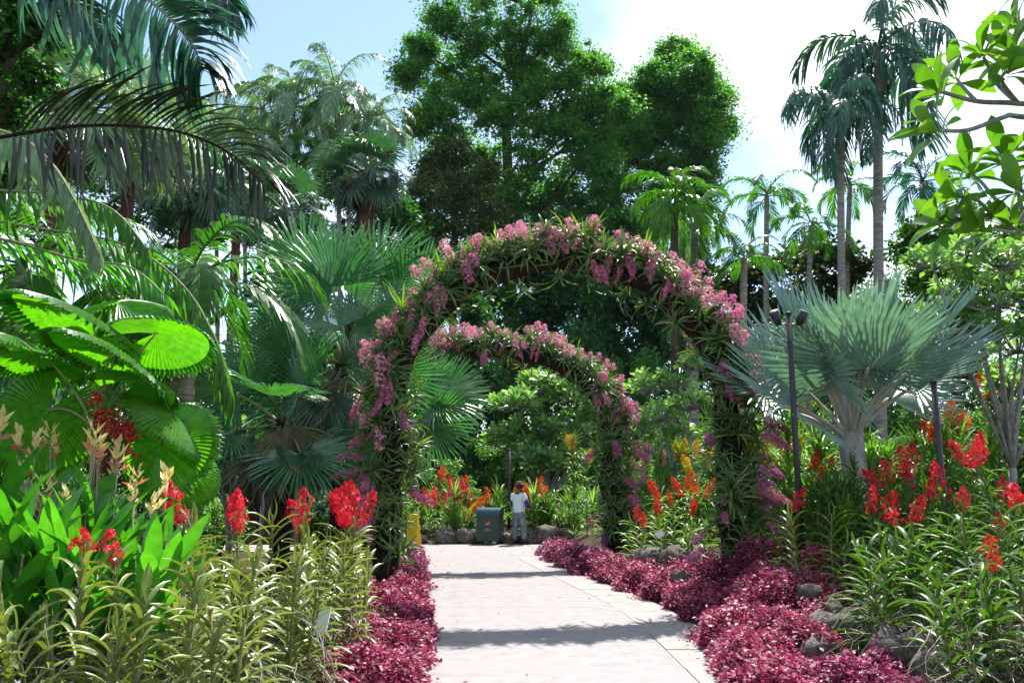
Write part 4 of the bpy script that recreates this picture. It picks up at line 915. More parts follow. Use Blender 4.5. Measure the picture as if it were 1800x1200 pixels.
def fan_palm(label, x, y, zc, blades, n, plen, Rr, els, mat_pet='petiole', trunk=.16, bark='brownfibre', seed=0, az0=0.0, tilt=25, skirt=0, name='fan_palm', rj=.12, pr=.022, span=360, face=(0, 0, 0)):
    g = random.Random(seed); z0 = H(x, y) - .05; o = Vector((x, y, z0)); c = Vector((x, y, zc))
    root = thing(name, label, 'palm', o)
    b = MB(); b.tube([(0, 0, -.1), (.03, 0, (zc - z0) * .5), (0, 0, zc - z0 + .05)], [trunk * 1.15, trunk, trunk * .95], 10)
    b.V = [(v[0] * (1 + g.gauss(0, .06)), v[1] * (1 + g.gauss(0, .06)), v[2]) for v in b.V]
    ob('trunk', b.mesh('trunk', M[bark], True), root)
    for i in range(n):
        t = (i + .5) / n; az = az0 + R(i * 137.5 if span >= 360 else g.uniform(-span / 2, span / 2)); el = R(els[0] + (els[1] - els[0]) * t ** .85 + g.gauss(0, 6))
        hd = Vector((math.sin(az), math.cos(az), 0)); dv = hd * math.cos(el) + Vector((0, 0, math.sin(el)))
        pl = plen * g.uniform(.85, 1.15) * (.75 + .25 * min(1, t * 2.5)); e2 = el - R(8 + 10 * t)
        hast = c + dv * pl * .5 + (hd * math.cos(e2) + Vector((0, 0, math.sin(e2)))) * pl * .5
        p = MB(); p.tube([q - o for q in bez(c - Vector((0, 0, .1)), c + dv * pl * .5, hast, 6)], [pr * (1.5 - .1 * k) for k in range(7)], 5)
        ob('petiole', p.mesh('petiole', M[mat_pet], True), root)
        e3 = el - R(tilt * g.uniform(.5, 1.5)) ; d3 = hd * math.cos(e3) + Vector((0, 0, math.sin(e3)))
        nr = Vector((0, 0, 1)) * math.cos(e3) - hd * math.sin(e3)
        put_leaf(root, o, g.choice(blades), hast, d3, nr + Vector(face) + Vector((g.gauss(0, .25), g.gauss(0, .2), 0)), Rr * g.uniform(1 - rj, 1 + rj))
    for i in range(skirt):
        az = g.uniform(0, 6.28); hd = Vector((math.sin(az), math.cos(az), 0)); hast = c + hd * plen * g.uniform(.25, .6) + Vector((0, 0, -plen * g.uniform(.1, .5)))
        p = MB(); p.tube([c - o, hast - o], [pr, pr * .7], 4); ob('petiole', p.mesh('petiole', M['petiole'], True), root)
        l = put_leaf(root, o, inmat(g.choice(DEADFAN), M['dead'] if g.random() < .4 else M['fandark']), hast, hd * .25 + Vector((0, 0, -1)), hd, Rr * .95)
    return root
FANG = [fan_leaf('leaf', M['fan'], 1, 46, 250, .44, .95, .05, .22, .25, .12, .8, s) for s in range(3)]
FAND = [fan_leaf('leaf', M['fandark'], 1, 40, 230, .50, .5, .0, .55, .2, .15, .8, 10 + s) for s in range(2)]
DEADFAN = [fan_leaf('leaf', M['dead'], 1, 26, 120, .40, .5, .0, .5, .9, .2, .85, 20 + s) for s in range(2)]
FANS = [fan_leaf('leaf', M['silver'], 1, 40, 235, .46, .6, .05, .10, .30, .08, .82, 30 + s) for s in range(3)]
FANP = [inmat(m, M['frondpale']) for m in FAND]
px_fans('big blue green fan palm left of the nearer arch', (605, 640, 15.4), [
    (600, 505, .6, .05, 1, 135, .1, .3), (665, 490, .5, .55, 1, 130, -.2, .35), (585, 505, -.2, -.75, .75, 135, .3, .25), (735, 520, .3, .8, .8, 125, -.3, .3), (520, 550, 0, -1, .25, 120, .45, .2), (512, 628, -.5, -.9, -.35, 135, .45, .1), (625, 570, -.6, .6, .5, 92, -.4, .4),
    (600, 575, -.9, -.95, .3, 95, .5, .9), (690, 560, -.4, .7, .35, 100, -.5, .5), (560, 700, -.3, -.45, -1, 150, .3, .0), (640, 700, -.3, .1, -1, 140, 0, -.1), (690, 655, -.2, .7, -.6, 120, -.4, .1), (470, 640, .5, -1, -.1, 110, .5, .3), (648, 645, -1.0, -.8, -.5, 62, .3, .9), (540, 480, 1.2, -.5, .9, 125, .2, .3), (480, 720, .2, -.7, -.8, 130, .4, .1)], FANG, seed=1, skirt=22)
c = P(500, 740, 14.2); fan_palm('lower fan palm with half folded leaves at the left of the big one', c.x, c.y, c.z, FANG, 9, 1.0, 1.2, (65, -30), seed=2, tilt=12, skirt=20, bark='fibre', az0=2.2, face=(.3, -1.5, .1))
px_fans('fan palm showing sunlit leaves through the nearer arch', (705, 800, 15.6), [(765, 705, -.1, 1, .15, 112, -.55, .9), (770, 700, .3, .9, -.45, 105, -.6, .7), (740, 690, .4, .5, 1, 90, -.2, .4), (690, 700, .2, -.5, 1, 90, .3, .3), (755, 740, -.2, .8, -.8, 95, -.5, .3)], FANG, seed=3, trunk=.1, skirt=0)
c = P(1495, 765, 13.2); fan_palm('silver blue fan palm behind the tall black lamp post', c.x, c.y, c.z, FANS, 20, 1.4, 1.42, (88, 30), 'palepetiole', .2, 'palebark', seed=4, tilt=4, az0=2.6, face=(0, -.8, 0), name='silver_palm', pr=.027, rj=.1)
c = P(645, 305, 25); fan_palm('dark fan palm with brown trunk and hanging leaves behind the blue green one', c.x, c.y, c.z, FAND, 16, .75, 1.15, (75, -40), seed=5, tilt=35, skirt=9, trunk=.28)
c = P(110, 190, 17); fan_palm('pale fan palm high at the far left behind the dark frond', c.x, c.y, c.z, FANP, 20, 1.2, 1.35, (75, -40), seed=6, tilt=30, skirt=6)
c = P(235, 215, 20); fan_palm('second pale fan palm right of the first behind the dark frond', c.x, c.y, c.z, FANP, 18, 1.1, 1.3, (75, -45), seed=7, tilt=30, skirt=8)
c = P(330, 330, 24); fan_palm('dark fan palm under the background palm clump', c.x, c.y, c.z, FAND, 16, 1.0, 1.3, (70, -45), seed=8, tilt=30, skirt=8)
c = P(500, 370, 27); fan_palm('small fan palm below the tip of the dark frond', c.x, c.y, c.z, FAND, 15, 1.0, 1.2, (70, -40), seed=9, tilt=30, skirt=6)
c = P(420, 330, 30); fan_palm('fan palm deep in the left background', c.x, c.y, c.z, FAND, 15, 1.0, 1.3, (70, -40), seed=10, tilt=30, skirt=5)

# ---- pleated palm in the left foreground
LIC = [fan_leaf('leaf', M['licuala'], 1, 60, 316, .92, .9, -.30, .08, -.04, .05, .9, 50 + s) for s in range(3)]
o = P(170, 800, 7.4); o.z = H(o.x, o.y); root = thing('pleated_palm', 'bright green pleated round leaved palm with red berries at the left', 'palm', o)
cz = P(172, 730, 7.4)
b = MB(); b.tube([(0, 0, -.1), (.02, 0, cz.z * .5), tuple(cz - o)], [.045, .04, .035], 8); ob('trunk', b.mesh('trunk', M['brownfibre'], True), root)
for k, (cx_, cy_, Rl, dr_, nr, dz) in enumerate(((148, 558, .78, (-.8, -.1, .4), (.42, .36, 1), -.05), (288, 585, .56, (1, .1, .1), (-.12, .40, 1), .1), (205, 615, .64, (.2, -1, -.2), (.42, .36, 1), -.4), (214, 528, .5, (.1, 1, .3), (0, -.45, 1), .5), (66, 628, .46, (-1, .2, 0), (.05, .25, 1), .1),
        (248, 668, .42, (.8, -.5, -.2), (.12, .38, 1), -.25), (75, 735, .62, (-.3, -.4, -1), (.15, -.93, .35), -.05), (312, 735, .52, (.8, -.1, -.6), (.62, .05, .8), -.05), (285, 790, .52, (.4, -.2, -1), (-.25, -.9, .3), -.1), (20, 590, .5, (-1, .4, .2), (.3, .1, 1), .6), (330, 830, .4, (.6, .2, -1), (.5, -.6, .4), .2))):
    ce = P(cx_, cy_, 7.4 + dz); dv = Vector(dr_).normalized(); nv = Vector(nr).normalized(); dv = (dv - nv * dv.dot(nv)).normalized(); h = ce - dv * Rl * .12
    put_leaf(root, o, LIC[k % 3], h, dv, nv, Rl)
    p = MB(); p.tube([q - o for q in bez(cz - Vector((0, 0, .15)), cz.lerp(h, .5) + Vector((0, 0, .10)), h, 7)], [.014 - .0008 * i for i in range(8)], 5); ob('petiole', p.mesh('petiole', M['petiole'], True), root)
g = random.Random(3)
BERRY = MB()
for i in range(5):
    for j in range(8):
        a, e = 2 * math.pi * j / 8, math.pi * (i / 4 - .5); BERRY.V.append((math.cos(e) * math.cos(a), math.cos(e) * math.sin(a), math.sin(e))); BERRY.r.append(0)
BERRY.F = [(i * 8 + j, i * 8 + (j + 1) % 8, (i + 1) * 8 + (j + 1) % 8, (i + 1) * 8 + j) for i in range(4) for j in range(8)]
BERRY = BERRY.mesh('berry', M['berry'], True)
fs_ = ob('fruit_stalk', MB().tube([q - o for q in bez(cz - Vector((0, 0, .1)), P(185, 700, 7.15), P(235, 800, 7.05), 8)], [.012 - .001 * i for i in range(9)], 5).mesh('fruit_stalk', M['brownfibre'], True), root)
for k in range(210):
    c = g.choice([(180, 745), (190, 735), (200, 750), (222, 762), (215, 750), (230, 768), (195, 765), (205, 735), (228, 755), (172, 725), (168, 700), (230, 790)]); p = P(c[0] + g.gauss(0, 7), c[1] + g.gauss(0, 8), 7.05 + g.gauss(0, .05))
    ob('berry', BERRY, fs_, TM(p - o, None, g.uniform(.012, .018)))

# =================================================================== FEATHER PALMS
ELS = [78, 58, 40, 20, 0, -25]
def frondset(mat, seed=0, **k): return [feather('frond', mat, elev=e, seed=seed + i, **{**k, 'bend': k['bend'] * (.7 + .3 * (e + 30) / 100)}) for i, e in enumerate(ELS)]
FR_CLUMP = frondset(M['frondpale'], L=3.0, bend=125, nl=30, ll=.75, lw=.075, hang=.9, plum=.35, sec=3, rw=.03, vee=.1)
FR_ARECA = frondset(M['frondlit'], 10, L=2.0, bend=125, nl=26, ll=.66, lw=.055, hang=.75, vee=.35, sec=3, rw=.025, fwd=(35, 65), plum=.2)
FR_DROOP = frondset(M['frondblue'], 20, L=2.9, bend=150, nl=34, ll=.85, lw=.075, hang=1.25, vee=.0, sec=4, rw=.035, jag=.3, fwd=(20, 60), plum=.6) + frondset(M['fandark'], 70, L=2.6, bend=140, nl=30, ll=.8, lw=.07, hang=1.0, vee=.1, sec=4, rw=.03, jag=.3, fwd=(25, 65), plum=.6)
FR_GREEN = frondset(M['frond'], 30, L=2.4, bend=120, nl=28, ll=.75, lw=.07, hang=.7, vee=.2, sec=3, rw=.025)
def feather_palm(label, px, py, d, fronds, n, s=1.0, trunk=.12, lean=0.0, seed=0, els=(80, -35), bark='palmtrunk', group=None, shaft=0.0, name='feather_palm', basepx=None):
    g = random.Random(seed); c = P(px, py, d); bx = c.x + lean if basepx is None else XA(basepx, d); z0 = H(bx, d) - .05; o = Vector((bx, d, z0))
    root = thing(name, label, 'palm', o, group)
    pts = [q - o for q in bez(o, (bx + (c.x - bx) * .3, d, (c.z + z0) / 2), c, 9)]
    ob('trunk', MB().tube(pts, [trunk * (1.2 - .035 * i) for i in range(10)], 9).mesh('trunk', M[bark], True), root)
    if shaft: ob('crownshaft', MB().tube([c - o - Vector((0, 0, shaft)), c - o - Vector((0, 0, shaft * .6)), c - o + Vector((0, 0, .15))], [trunk * .9, trunk * 1.15, trunk * .5], 9).mesh('crownshaft', M['petiole'], True), root)
    for i in range(n):
        t = (i + .5) / n; e = els[0] + (els[1] - els[0]) * t + g.gauss(0, 5); k = min(range(6), key=lambda q: abs(ELS[q] - e))
        if len(fronds) > 6 and g.random() < .45: k += 6
        ob('frond', fronds[k], root, TM(c - o + Vector((0, 0, .1 * (1 - t))), Euler((R(g.gauss(0, 4)), R(g.gauss(0, 8)), R(i * 137.5 + seed * 40))).to_matrix(), s * g.uniform(.75, 1.2)))
    return root
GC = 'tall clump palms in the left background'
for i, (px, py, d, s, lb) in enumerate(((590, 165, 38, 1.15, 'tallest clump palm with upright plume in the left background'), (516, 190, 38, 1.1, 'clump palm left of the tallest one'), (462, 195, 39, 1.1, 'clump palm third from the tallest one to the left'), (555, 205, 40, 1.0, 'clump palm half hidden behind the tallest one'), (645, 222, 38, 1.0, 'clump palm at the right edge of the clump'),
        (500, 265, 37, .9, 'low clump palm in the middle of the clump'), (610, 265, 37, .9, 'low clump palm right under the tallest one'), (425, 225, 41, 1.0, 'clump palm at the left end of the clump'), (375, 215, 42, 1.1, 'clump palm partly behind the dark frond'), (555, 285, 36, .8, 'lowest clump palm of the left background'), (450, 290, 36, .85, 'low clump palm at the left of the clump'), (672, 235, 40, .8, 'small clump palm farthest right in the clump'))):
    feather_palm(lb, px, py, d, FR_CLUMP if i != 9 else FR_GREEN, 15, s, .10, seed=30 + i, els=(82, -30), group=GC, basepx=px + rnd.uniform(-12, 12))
feather_palm('tall grey trunked palm with drooping dark crown at the right', 1545, 85, 26, FR_DROOP, 15, 1.15, .15, seed=51, els=(85, -65), shaft=1.6, basepx=1556)
feather_palm('slimmer leaning palm with ragged dark crown left of the tall grey trunked one', 1478, 190, 24.5, FR_DROOP, 13, .85, .11, seed=52, els=(80, -65), shaft=.8, basepx=1492)
feather_palm('small bright palm standing alone against the sky', 1348, 345, 33, FR_ARECA, 12, 1.05, .11, seed=53, els=(75, -25), basepx=1352)
feather_palm('low bright palm right of the lone one', 1425, 395, 31, FR_ARECA, 11, .9, .10, seed=54, els=(70, -20), basepx=1425)
feather_palm('small palm behind the leaning ragged one', 1494, 325, 34, FR_ARECA, 11, 1.0, .11, seed=55, els=(70, -30), basepx=1490)
feather_palm('blue green palm right of the tall grey trunk', 1622, 320, 31, inmat and [inmat(m, M['frondblue']) for m in FR_ARECA], 13, 1.1, .12, seed=56, els=(80, -35), basepx=1620)
feather_palm('dark palm behind the front arch right shoulder', 1308, 455, 26, FR_GREEN, 11, .55, .12, seed=57, els=(80, 0), basepx=1310)
feather_palm('bright green shaggy palm behind the right of the arch crown', 1186, 350, 25, FR_ARECA, 24, .9, .12, seed=58, els=(88, -75), bark='bark', basepx=1190)
feather_palm('shaggy pale palm under the bright green one', 1222, 400, 27, FR_CLUMP, 14, .62, .14, seed=59, els=(60, -35), basepx=1222)
feather_palm('feather palm behind the pleated palm', 330, 500, 12.5, FR_GREEN, 12, .9, .10, seed=60, els=(60, -35), basepx=320)
feather_palm('feather palm at the left edge behind the pleated palm', 40, 470, 11, FR_GREEN, 13, .95, .10, seed=61, els=(70, -35), basepx=30)

# ---- the near palm whose crown is beyond the left edge: each leaflet of its big fronds is a piece
LFT = []
for s, (wd, hg, jag) in enumerate(((.045, .5, .0), (.045, .9, .0), (.06, .9, .25), (.06, 1.2, .25))):
    g = random.Random(s); b = MB(); V = []; n = 7
    for i in range(n + 1):
        t = i / n; ww = wd * .5 * (.35 + .65 * min(1, t * 4)) * (1 if t < .55 else max(.06, 1 - ((t - .55) / .45) ** 1.6)) * (1 + (jag * g.uniform(-1, 1) if 0 < i < n else 0))
        V += [(-ww, t, ww * .5), (0, t, 0), (ww, t, ww * .5)]
    Fc = []
    for i in range(n): q = i * 3; Fc += [(q, q + 1, q + 4, q + 3), (q + 1, q + 2, q + 5, q + 4)]
    b.add(V, Fc); LFT.append(b)
def leaflet_mesh(k, mat, l, hang, dirz):
    """leaflet bent by gravity: local Y outwards; the bend is in local -Z"""
    b = MB(); V = []
    for x, y, z in LFT[k].V: V.append((x * 1.0, y * l * (1 - .2 * hang * y), z - hang * l * .5 * y * y))
    b.add(V, LFT[k].F); return b.mesh('leaflet', M[mat], True)
LM = {}
def big_frond(root, o, pts, n, ll, mat, kset, hang, up, seed, lean=35, t0=.1, wid=1.0, drop=.5, twist=0):
    g = random.Random(seed); pts = [Vector(p) for p in pts]; N = len(pts) - 1
    f = ob('frond', MB().tube([p - o for p in pts], [.020 * (1 - .8 * i / N) + .003 for i in range(N + 1)], 6).mesh('frond', M['fibre' if mat == 'fronddark' else 'petiole'], True), root)
    for i in range(n):
        t = t0 + (1 - t0) * (i + .5) / n; q = t * N; k = min(N - 1, int(q)); p = pts[k].lerp(pts[k + 1], q - k); T = (pts[k + 1] - pts[k]).normalized()
        sid = T.cross(Vector((0, 0, 1))).normalized(); U = sid.cross(T).normalized(); ct, st_ = math.cos(R(twist)), math.sin(R(twist)); sid, U = sid * ct - U * st_, U * ct + sid * st_
        for s in (-1, 1):
            fw = R(lean + 30 * t + g.gauss(0, 6)); D = (sid * s * math.cos(fw) + T * math.sin(fw) + U * (up if s < 0 else up * .6) + Vector((0, 0, -drop)) * (1 if s > 0 else .35)).normalized()
            l = round(ll * (math.sin(math.pi * min(1, .22 + .7 * t)) ** .6) * g.uniform(.85, 1.1) / .08) * .08; key = (mat, g.choice(kset), max(.16, l), hang)
            if key not in LM: LM[key] = leaflet_mesh(key[1], mat, key[2], hang, 0)
            nr = Vector((0, 0, 1)) + T * g.uniform(-.5, .2) + sid * g.uniform(-.3, .3)
            ob('leaflet', LM[key], f, TM(p - o, rot_to(D, nr), (wid, 1, 1)))
    return f
ox = P(-330, 800, 7.6); o = Vector((ox.x, 7.6, H(ox.x, 7.6))); cr = P(-330, 300, 7.6)
root = thing('feather_palm', 'near palm reaching in from the left with one big dark drooping frond', 'palm', o)
ob('trunk', MB().tube([(0, 0, -.1), (.05, 0, 1.5), tuple(cr - o)], [.16, .14, .12], 9).mesh('trunk', M['palmtrunk'], True), root)
def curve(L): # smooth line through pixel points (px, py, d)
    q = [P(*p) for p in L]; out_ = []
    for i in range(len(q) - 1):
        a, b_, c_, e = q[max(0, i - 1)], q[i], q[i + 1], q[min(len(q) - 1, i + 2)]
        for j in range(5):
            t = j / 5; out_.append(.5 * ((2 * b_) + (c_ - a) * t + (2 * a - 5 * b_ + 4 * c_ - e) * t * t + (3 * b_ - a - 3 * c_ + e) * t ** 3))
    return out_ + [q[-1]]
big_frond(root, o, curve(((-330, 300, 7.6), (-120, 262, 7.4), (20, 238, 7.2), (130, 222, 7.0), (240, 222, 6.8), (330, 236, 6.6), (405, 270, 6.5), (460, 320, 6.4))), 43, 1.05, 'fronddark', (0, 1), .75, .55, 1, lean=36, t0=.28, drop=.30, twist=58, wid=.75)
big_frond(root, o, curve(((-330, 300, 7.6), (-200, 240, 7.8), (-60, 220, 7.9), (40, 245, 7.9), (100, 300, 7.8), (150, 390, 7.7), (175, 450, 7.6))), 34, .60, 'frondpale', (0, 1), 1.1, .1, 2, lean=25, t0=.40, drop=1.0, wid=1.1)
big_frond(root, o, curve(((-330, 300, 7.6), (-200, 300, 8.3), (-40, 330, 8.8), (120, 345, 9.0), (200, 370, 9.0), (260, 440, 9.0))), 32, .62, 'frond', (0, 1), 1.0, .1, 3, lean=28, t0=.35, drop=.9)
big_frond(root, o, curve(((-330, 300, 7.6), (-150, 360, 8.6), (60, 400, 9.4), (220, 430, 9.8), (320, 500, 9.8), (380, 600, 9.8), (405, 690, 9.8))), 40, .95, 'frond', (0, 1), 1.0, .1, 4, lean=25, t0=.35, drop=1.0)
big_frond(root, o, curve(((-330, 300, 7.6), (-200, 400, 8.4), (0, 420, 8.8), (130, 455, 9.0), (230, 470, 9.2), (290, 520, 9.2))), 30, .7, 'heli', (0, 1), .6, .1, 5, lean=25, t0=.3, drop=.6)
ox = P(-60, 800, 8.6); o = Vector((ox.x, 8.6, H(ox.x, 8.6))); cr = P(0, -330, 8.6)
root = thing('feather_palm', 'near palm with a blue ruffled frond hanging into the top left', 'palm', o)
ob('trunk', MB().tube([(-1.6, 0, -.1), (-1.4, 0, 3), tuple(cr - o)], [.18, .16, .13], 9).mesh('trunk', M['palmtrunk'], True), root)
big_frond(root, o, curve(((0, -330, 8.6), (110, -150, 8.0), (200, -50, 7.6), (285, 20, 7.2), (335, 75, 7.0), (358, 125, 6.9))), 56, 1.08, 'frondblue', (2, 3), .7, .25, 6, lean=22, t0=.30, drop=.35, wid=1.2, twist=68)
big_frond(root, o, curve(((0, -330, 8.6), (20, -180, 8.4), (70, -60, 8.2), (150, 20, 8.0), (215, 90, 7.9))), 46, .85, 'frondblue', (2, 3), 1.0, .1, 7, lean=20, t0=.35, drop=.6, wid=1.1, twist=50)
big_frond(root, o, curve(((0, -330, 8.6), (150, -230, 8.8), (280, -120, 8.8), (370, -30, 8.6), (420, 20, 8.5))), 44, .75, 'frondblue', (2, 3), .9, .1, 8, lean=25, t0=.4, drop=.6, wid=1.1, twist=50)

# =================================================================== FRANGIPANI
PL = [paddle('leaf', M['plumnear'], .27, .088, .60, .25 + .15 * s, 8, .22, .02, s, .07) for s in range(3)]
def tips_frangipani(root, o, branches, seed, n=(9, 13)):
    g = random.Random(seed)
    for line, r0 in branches:
        pts = curve(line); N = len(pts) - 1
        br = ob('branch', MB().tube([p - o for p in pts], [r0 * (1 - .45 * i / N) for i in range(N + 1)], 7).mesh('branch', M['greybranch'], True), root)
        tip = pts[-1]; T = (pts[-1] - pts[-3]).normalized(); T = (T + Vector((0, 0, .45))).normalized()
        a0 = g.random() * 6.28; k = g.randint(*n)
        for i in range(k):
            a = a0 + i * 2.4; u = T.orthogonal().normalized(); v = T.cross(u); rad = u * math.cos(a) + v * math.sin(a); q = i / k
            D = (rad * (1.0 - .55 * q) + T * (.25 + .9 * q)).normalized(); base = tip - T * .07 * (1 - q) + rad * .015
            nr = T - D * T.dot(D) + Vector((g.gauss(0, .25), g.gauss(0, .25), .35))
            ob('leaf', g.choice(PL), br, TM(base - o, rot_to(D, nr), g.uniform(.8, 1.15)))
ox = P(2130, 900, 5.2); o = Vector((ox.x, 5.2, H(ox.x, 5.2))); root = thing('frangipani', 'frangipani reaching in from the right with large sunlit leaves', 'tree', o)
ob('trunk', MB().tube([(0, 0, -.1), (.05, 0, .8), tuple(P(2110, 480, 5.2) - o), tuple(P(2060, 330, 5.2) - o)], [.09, .08, .065, .05], 8).mesh('trunk', M['greybranch'], True), root)
J = (2060, 330, 5.2); J2 = (2100, 470, 5.2)
tips_frangipani(root, o, [
    ([J, (1900, 200, 5.1), (1790, 182, 5.0), (1715, 178, 4.95), (1645, 158, 4.9)], .022), ([(1790, 182, 5.0), (1755, 150, 5.1), (1735, 112, 5.15), (1722, 88, 5.15)], .016), ([J, (1930, 230, 5.0), (1790, 205, 4.9), (1765, 206, 4.85), (1700, 229, 4.8), (1640, 228, 4.75)], .02),
    ([J, (1950, 150, 5.3), (1850, 80, 5.3), (1785, 45, 5.3)], .02), ([(1850, 80, 5.3), (1810, 90, 5.2), (1770, 88, 5.1)], .015), ([J, (1930, 60, 5.2), (1850, 0, 5.2), (1800, -30, 5.2)], .018), ([(1790, 182, 5.0), (1760, 140, 4.9), (1780, 120, 4.8)], .014), ([(1715, 178, 4.95), (1690, 150, 5.1), (1680, 135, 5.2)], .014),
    ([J2, (1950, 400, 5.2), (1800, 388, 5.1), (1745, 378, 5.05), (1660, 388, 5.0)], .018), ([(1800, 388, 5.1), (1750, 350, 5.1), (1725, 320, 5.15), (1700, 300, 5.2)], .014), ([(1800, 388, 5.1), (1790, 340, 5.1), (1770, 300, 5.0), (1765, 275, 5.0)], .014), ([J2, (1950, 330, 5.0), (1860, 300, 5.0), (1815, 268, 5.0)], .016), ([(1745, 378, 5.05), (1715, 350, 4.9), (1680, 345, 4.9)], .013), ([(1860, 300, 5.0), (1830, 330, 4.9), (1790, 335, 4.8)], .013), ([J2, (1950, 450, 5.1), (1850, 430, 5.0), (1770, 395, 5.0)], .016), ([(1850, 430, 5.0), (1800, 412, 4.9), (1720, 400, 4.9)], .014)], 5)
def frangipani(label, bx, d, lobes, mat, seed, leaf=.24, per=9, twigs=70, barem=1.0, name='frangipani', tr=.07):
    """whole tree: forked grey branches that end in leaf rosettes"""
    g = random.Random(seed); gn = np.random.default_rng(seed); z0 = H(bx, d); o = Vector((bx, d, z0)); root = thing(name, label, 'tree', (bx, d, z0))
    L = plobes(lobes, d, .8, seed); low = min(c.z for c, r in L); fk = o.lerp(Vector((sum(c.x for c, r in L) / len(L), d, low)), .55)
    ob('trunk', MB().tube(bez((0, 0, -.1), (.1, 0, (fk.z - z0) * .5), fk - o, 5), [tr * 1.4 - .06 * tr * i for i in range(6)], 7).mesh('trunk', M['greybranch'], True), root)
    PP, AA, SS = [], [], []
    for c, r in L:
        b = MB(); m = fk.lerp(c, .45) + Vector((g.gauss(0, .15), g.gauss(0, .15), -.1)); b.tube([q - o for q in bez(fk, m, c, 5)], [tr * (.75 - .09 * i) for i in range(6)], 5)
        for k in range(max(4, int(twigs / len(L)))):
            v = Vector(gn.normal(0, 1, 3)).normalized(); v.z = abs(v.z) * .8 + .1 * v.z; tip = c + v * r * g.uniform(.6, 1.05); md = c.lerp(tip, .5) + Vector((0, 0, -.12 * r))
            b.tube([c - o, md - o, tip - o], [tr * .3, tr * .24, tr * .18], 4)
            T = ((tip - md).normalized() + Vector((0, 0, .5))).normalized(); u = T.orthogonal().normalized(); w_ = T.cross(u); a0 = g.random() * 6.28
            for i in range(per):
                a = a0 + i * 2.4; q = i / per; rad = u * math.cos(a) + w_ * math.sin(a); D = rad * (1 - .55 * q) + T * (.2 + .9 * q)
                PP.append(tuple(tip - o)); AA.append(np.array(rot_to(D, T + Vector((g.gauss(0, .3), g.gauss(0, .3), .2))))[:3, :3]); SS.append(leaf * g.uniform(.75, 1.2))
        ob('branch', b.mesh('branch', M['greybranch'], True), root)
    ob('crown', leaf_mesh('crown', np.array(PP), np.array(AA), np.array(SS), M[mat], LEAF8_V, LEAF8_F), root)
    return root
frangipani('pale leaved frangipani in the sun straight behind the arches', XA(960, 32), 32, [(905, 720, 42), (950, 695, 42), (1005, 705, 42), (895, 775, 38), (945, 765, 48), (1000, 770, 48), (1050, 740, 40), (1040, 800, 42), (985, 825, 42), (930, 820, 36)], 'plumeria', 1, .46, 10, 270, tr=.10)
frangipani('sparse frangipani with bare grey twigs between the right arch posts', XA(1175, 23), 23, [(1140, 690, 38), (1185, 680, 38), (1215, 720, 36), (1160, 740, 40), (1200, 770, 36), (1130, 760, 30), (1215, 650, 30)], 'plumeria', 2, .28, 7, 150, tr=.07)
frangipani('frangipani with grey branches beside the right edge behind the silver palm', XA(1790, 13.5), 13.5, [(1640, 470, 45), (1700, 450, 50), (1760, 470, 55), (1820, 450, 60), (1690, 520, 48), (1750, 540, 55), (1820, 540, 60), (1880, 480, 70), (1720, 590, 45), (1790, 620, 55), (1900, 560, 70), (1660, 560, 36), (1780, 690, 45)], 'plumeria', 3, .20, 8, 300, tr=.055)
frangipani('small pale frangipani left of the dark lamp posts under the fan palm', XA(395, 15.5), 15.5, [(380, 800, 34), (410, 770, 30), (400, 830, 34), (360, 770, 30), (430, 820, 28), (350, 820, 30)], 'plumeria', 4, .24, 8, 90, tr=.05)

# =================================================================== STREET FURNITURE
def post(label, px, ptop, d, r, heads):
    p = P(px, ptop, d); z0 = H(p.x, d); o = Vector((p.x, d, z0)); h = p.z - z0
    root = thing('lamp_post', label, 'lamp post', o)
    ob('pole', MB().tube([(0, 0, -.1), (0, 0, h)], [r, r * .95], 12).mesh('pole', M['metal'], True), root)
    ob('base_plate', MB().tube([(0, 0, -.05), (0, 0, .03)], r * 2.4, 12).mesh('base_plate', M['metal']), root)
    ob('cap', MB().tube([(0, 0, h), (0, 0, h + .03)], [r * 1.15, r * .8], 12).mesh('cap', M['metal'], True), root)
    for sx, tl in heads:
        b = MB(); b.tube([(0, 0, h - .14), (sx * .13, 0, h - .14)], .012, 6); ob('bracket', b.mesh('bracket', M['metal'], True), root)
        M3 = Euler((R(20), R(tl), 0)).to_matrix(); c = Vector((sx * .17, 0, h - .06))
        q = MB(); q.tube([c + M3 @ Vector((0, 0, -.10)), c + M3 @ Vector((0, 0, -.04)), c + M3 @ Vector((0, 0, .10))], [.035, .06, .066], 10); f = ob('spotlight', q.mesh('spotlight', M['metal'], True), root)
        q = MB(); q.tube([c + M3 @ Vector((0, 0, .102)), c + M3 @ Vector((0, 0, .112))], .058, 10); ob('lens', q.mesh('lens', M['greymetal'], True), f)
    return root
post('tall black lamp post with two spotlights in front of the silver palm', 1386, 552, 11.4, .040, ((-1, -25), (1, 20)))
post('shorter black post at the right among the orchids', 1641, 672, 10.2, .038, ())
post('thin dark post seen between the two right arch posts', 1187, 785, 20.5, .045, ())
post('short dark post at the foot of the far frangipani', 895, 790, 27.0, .05, ())
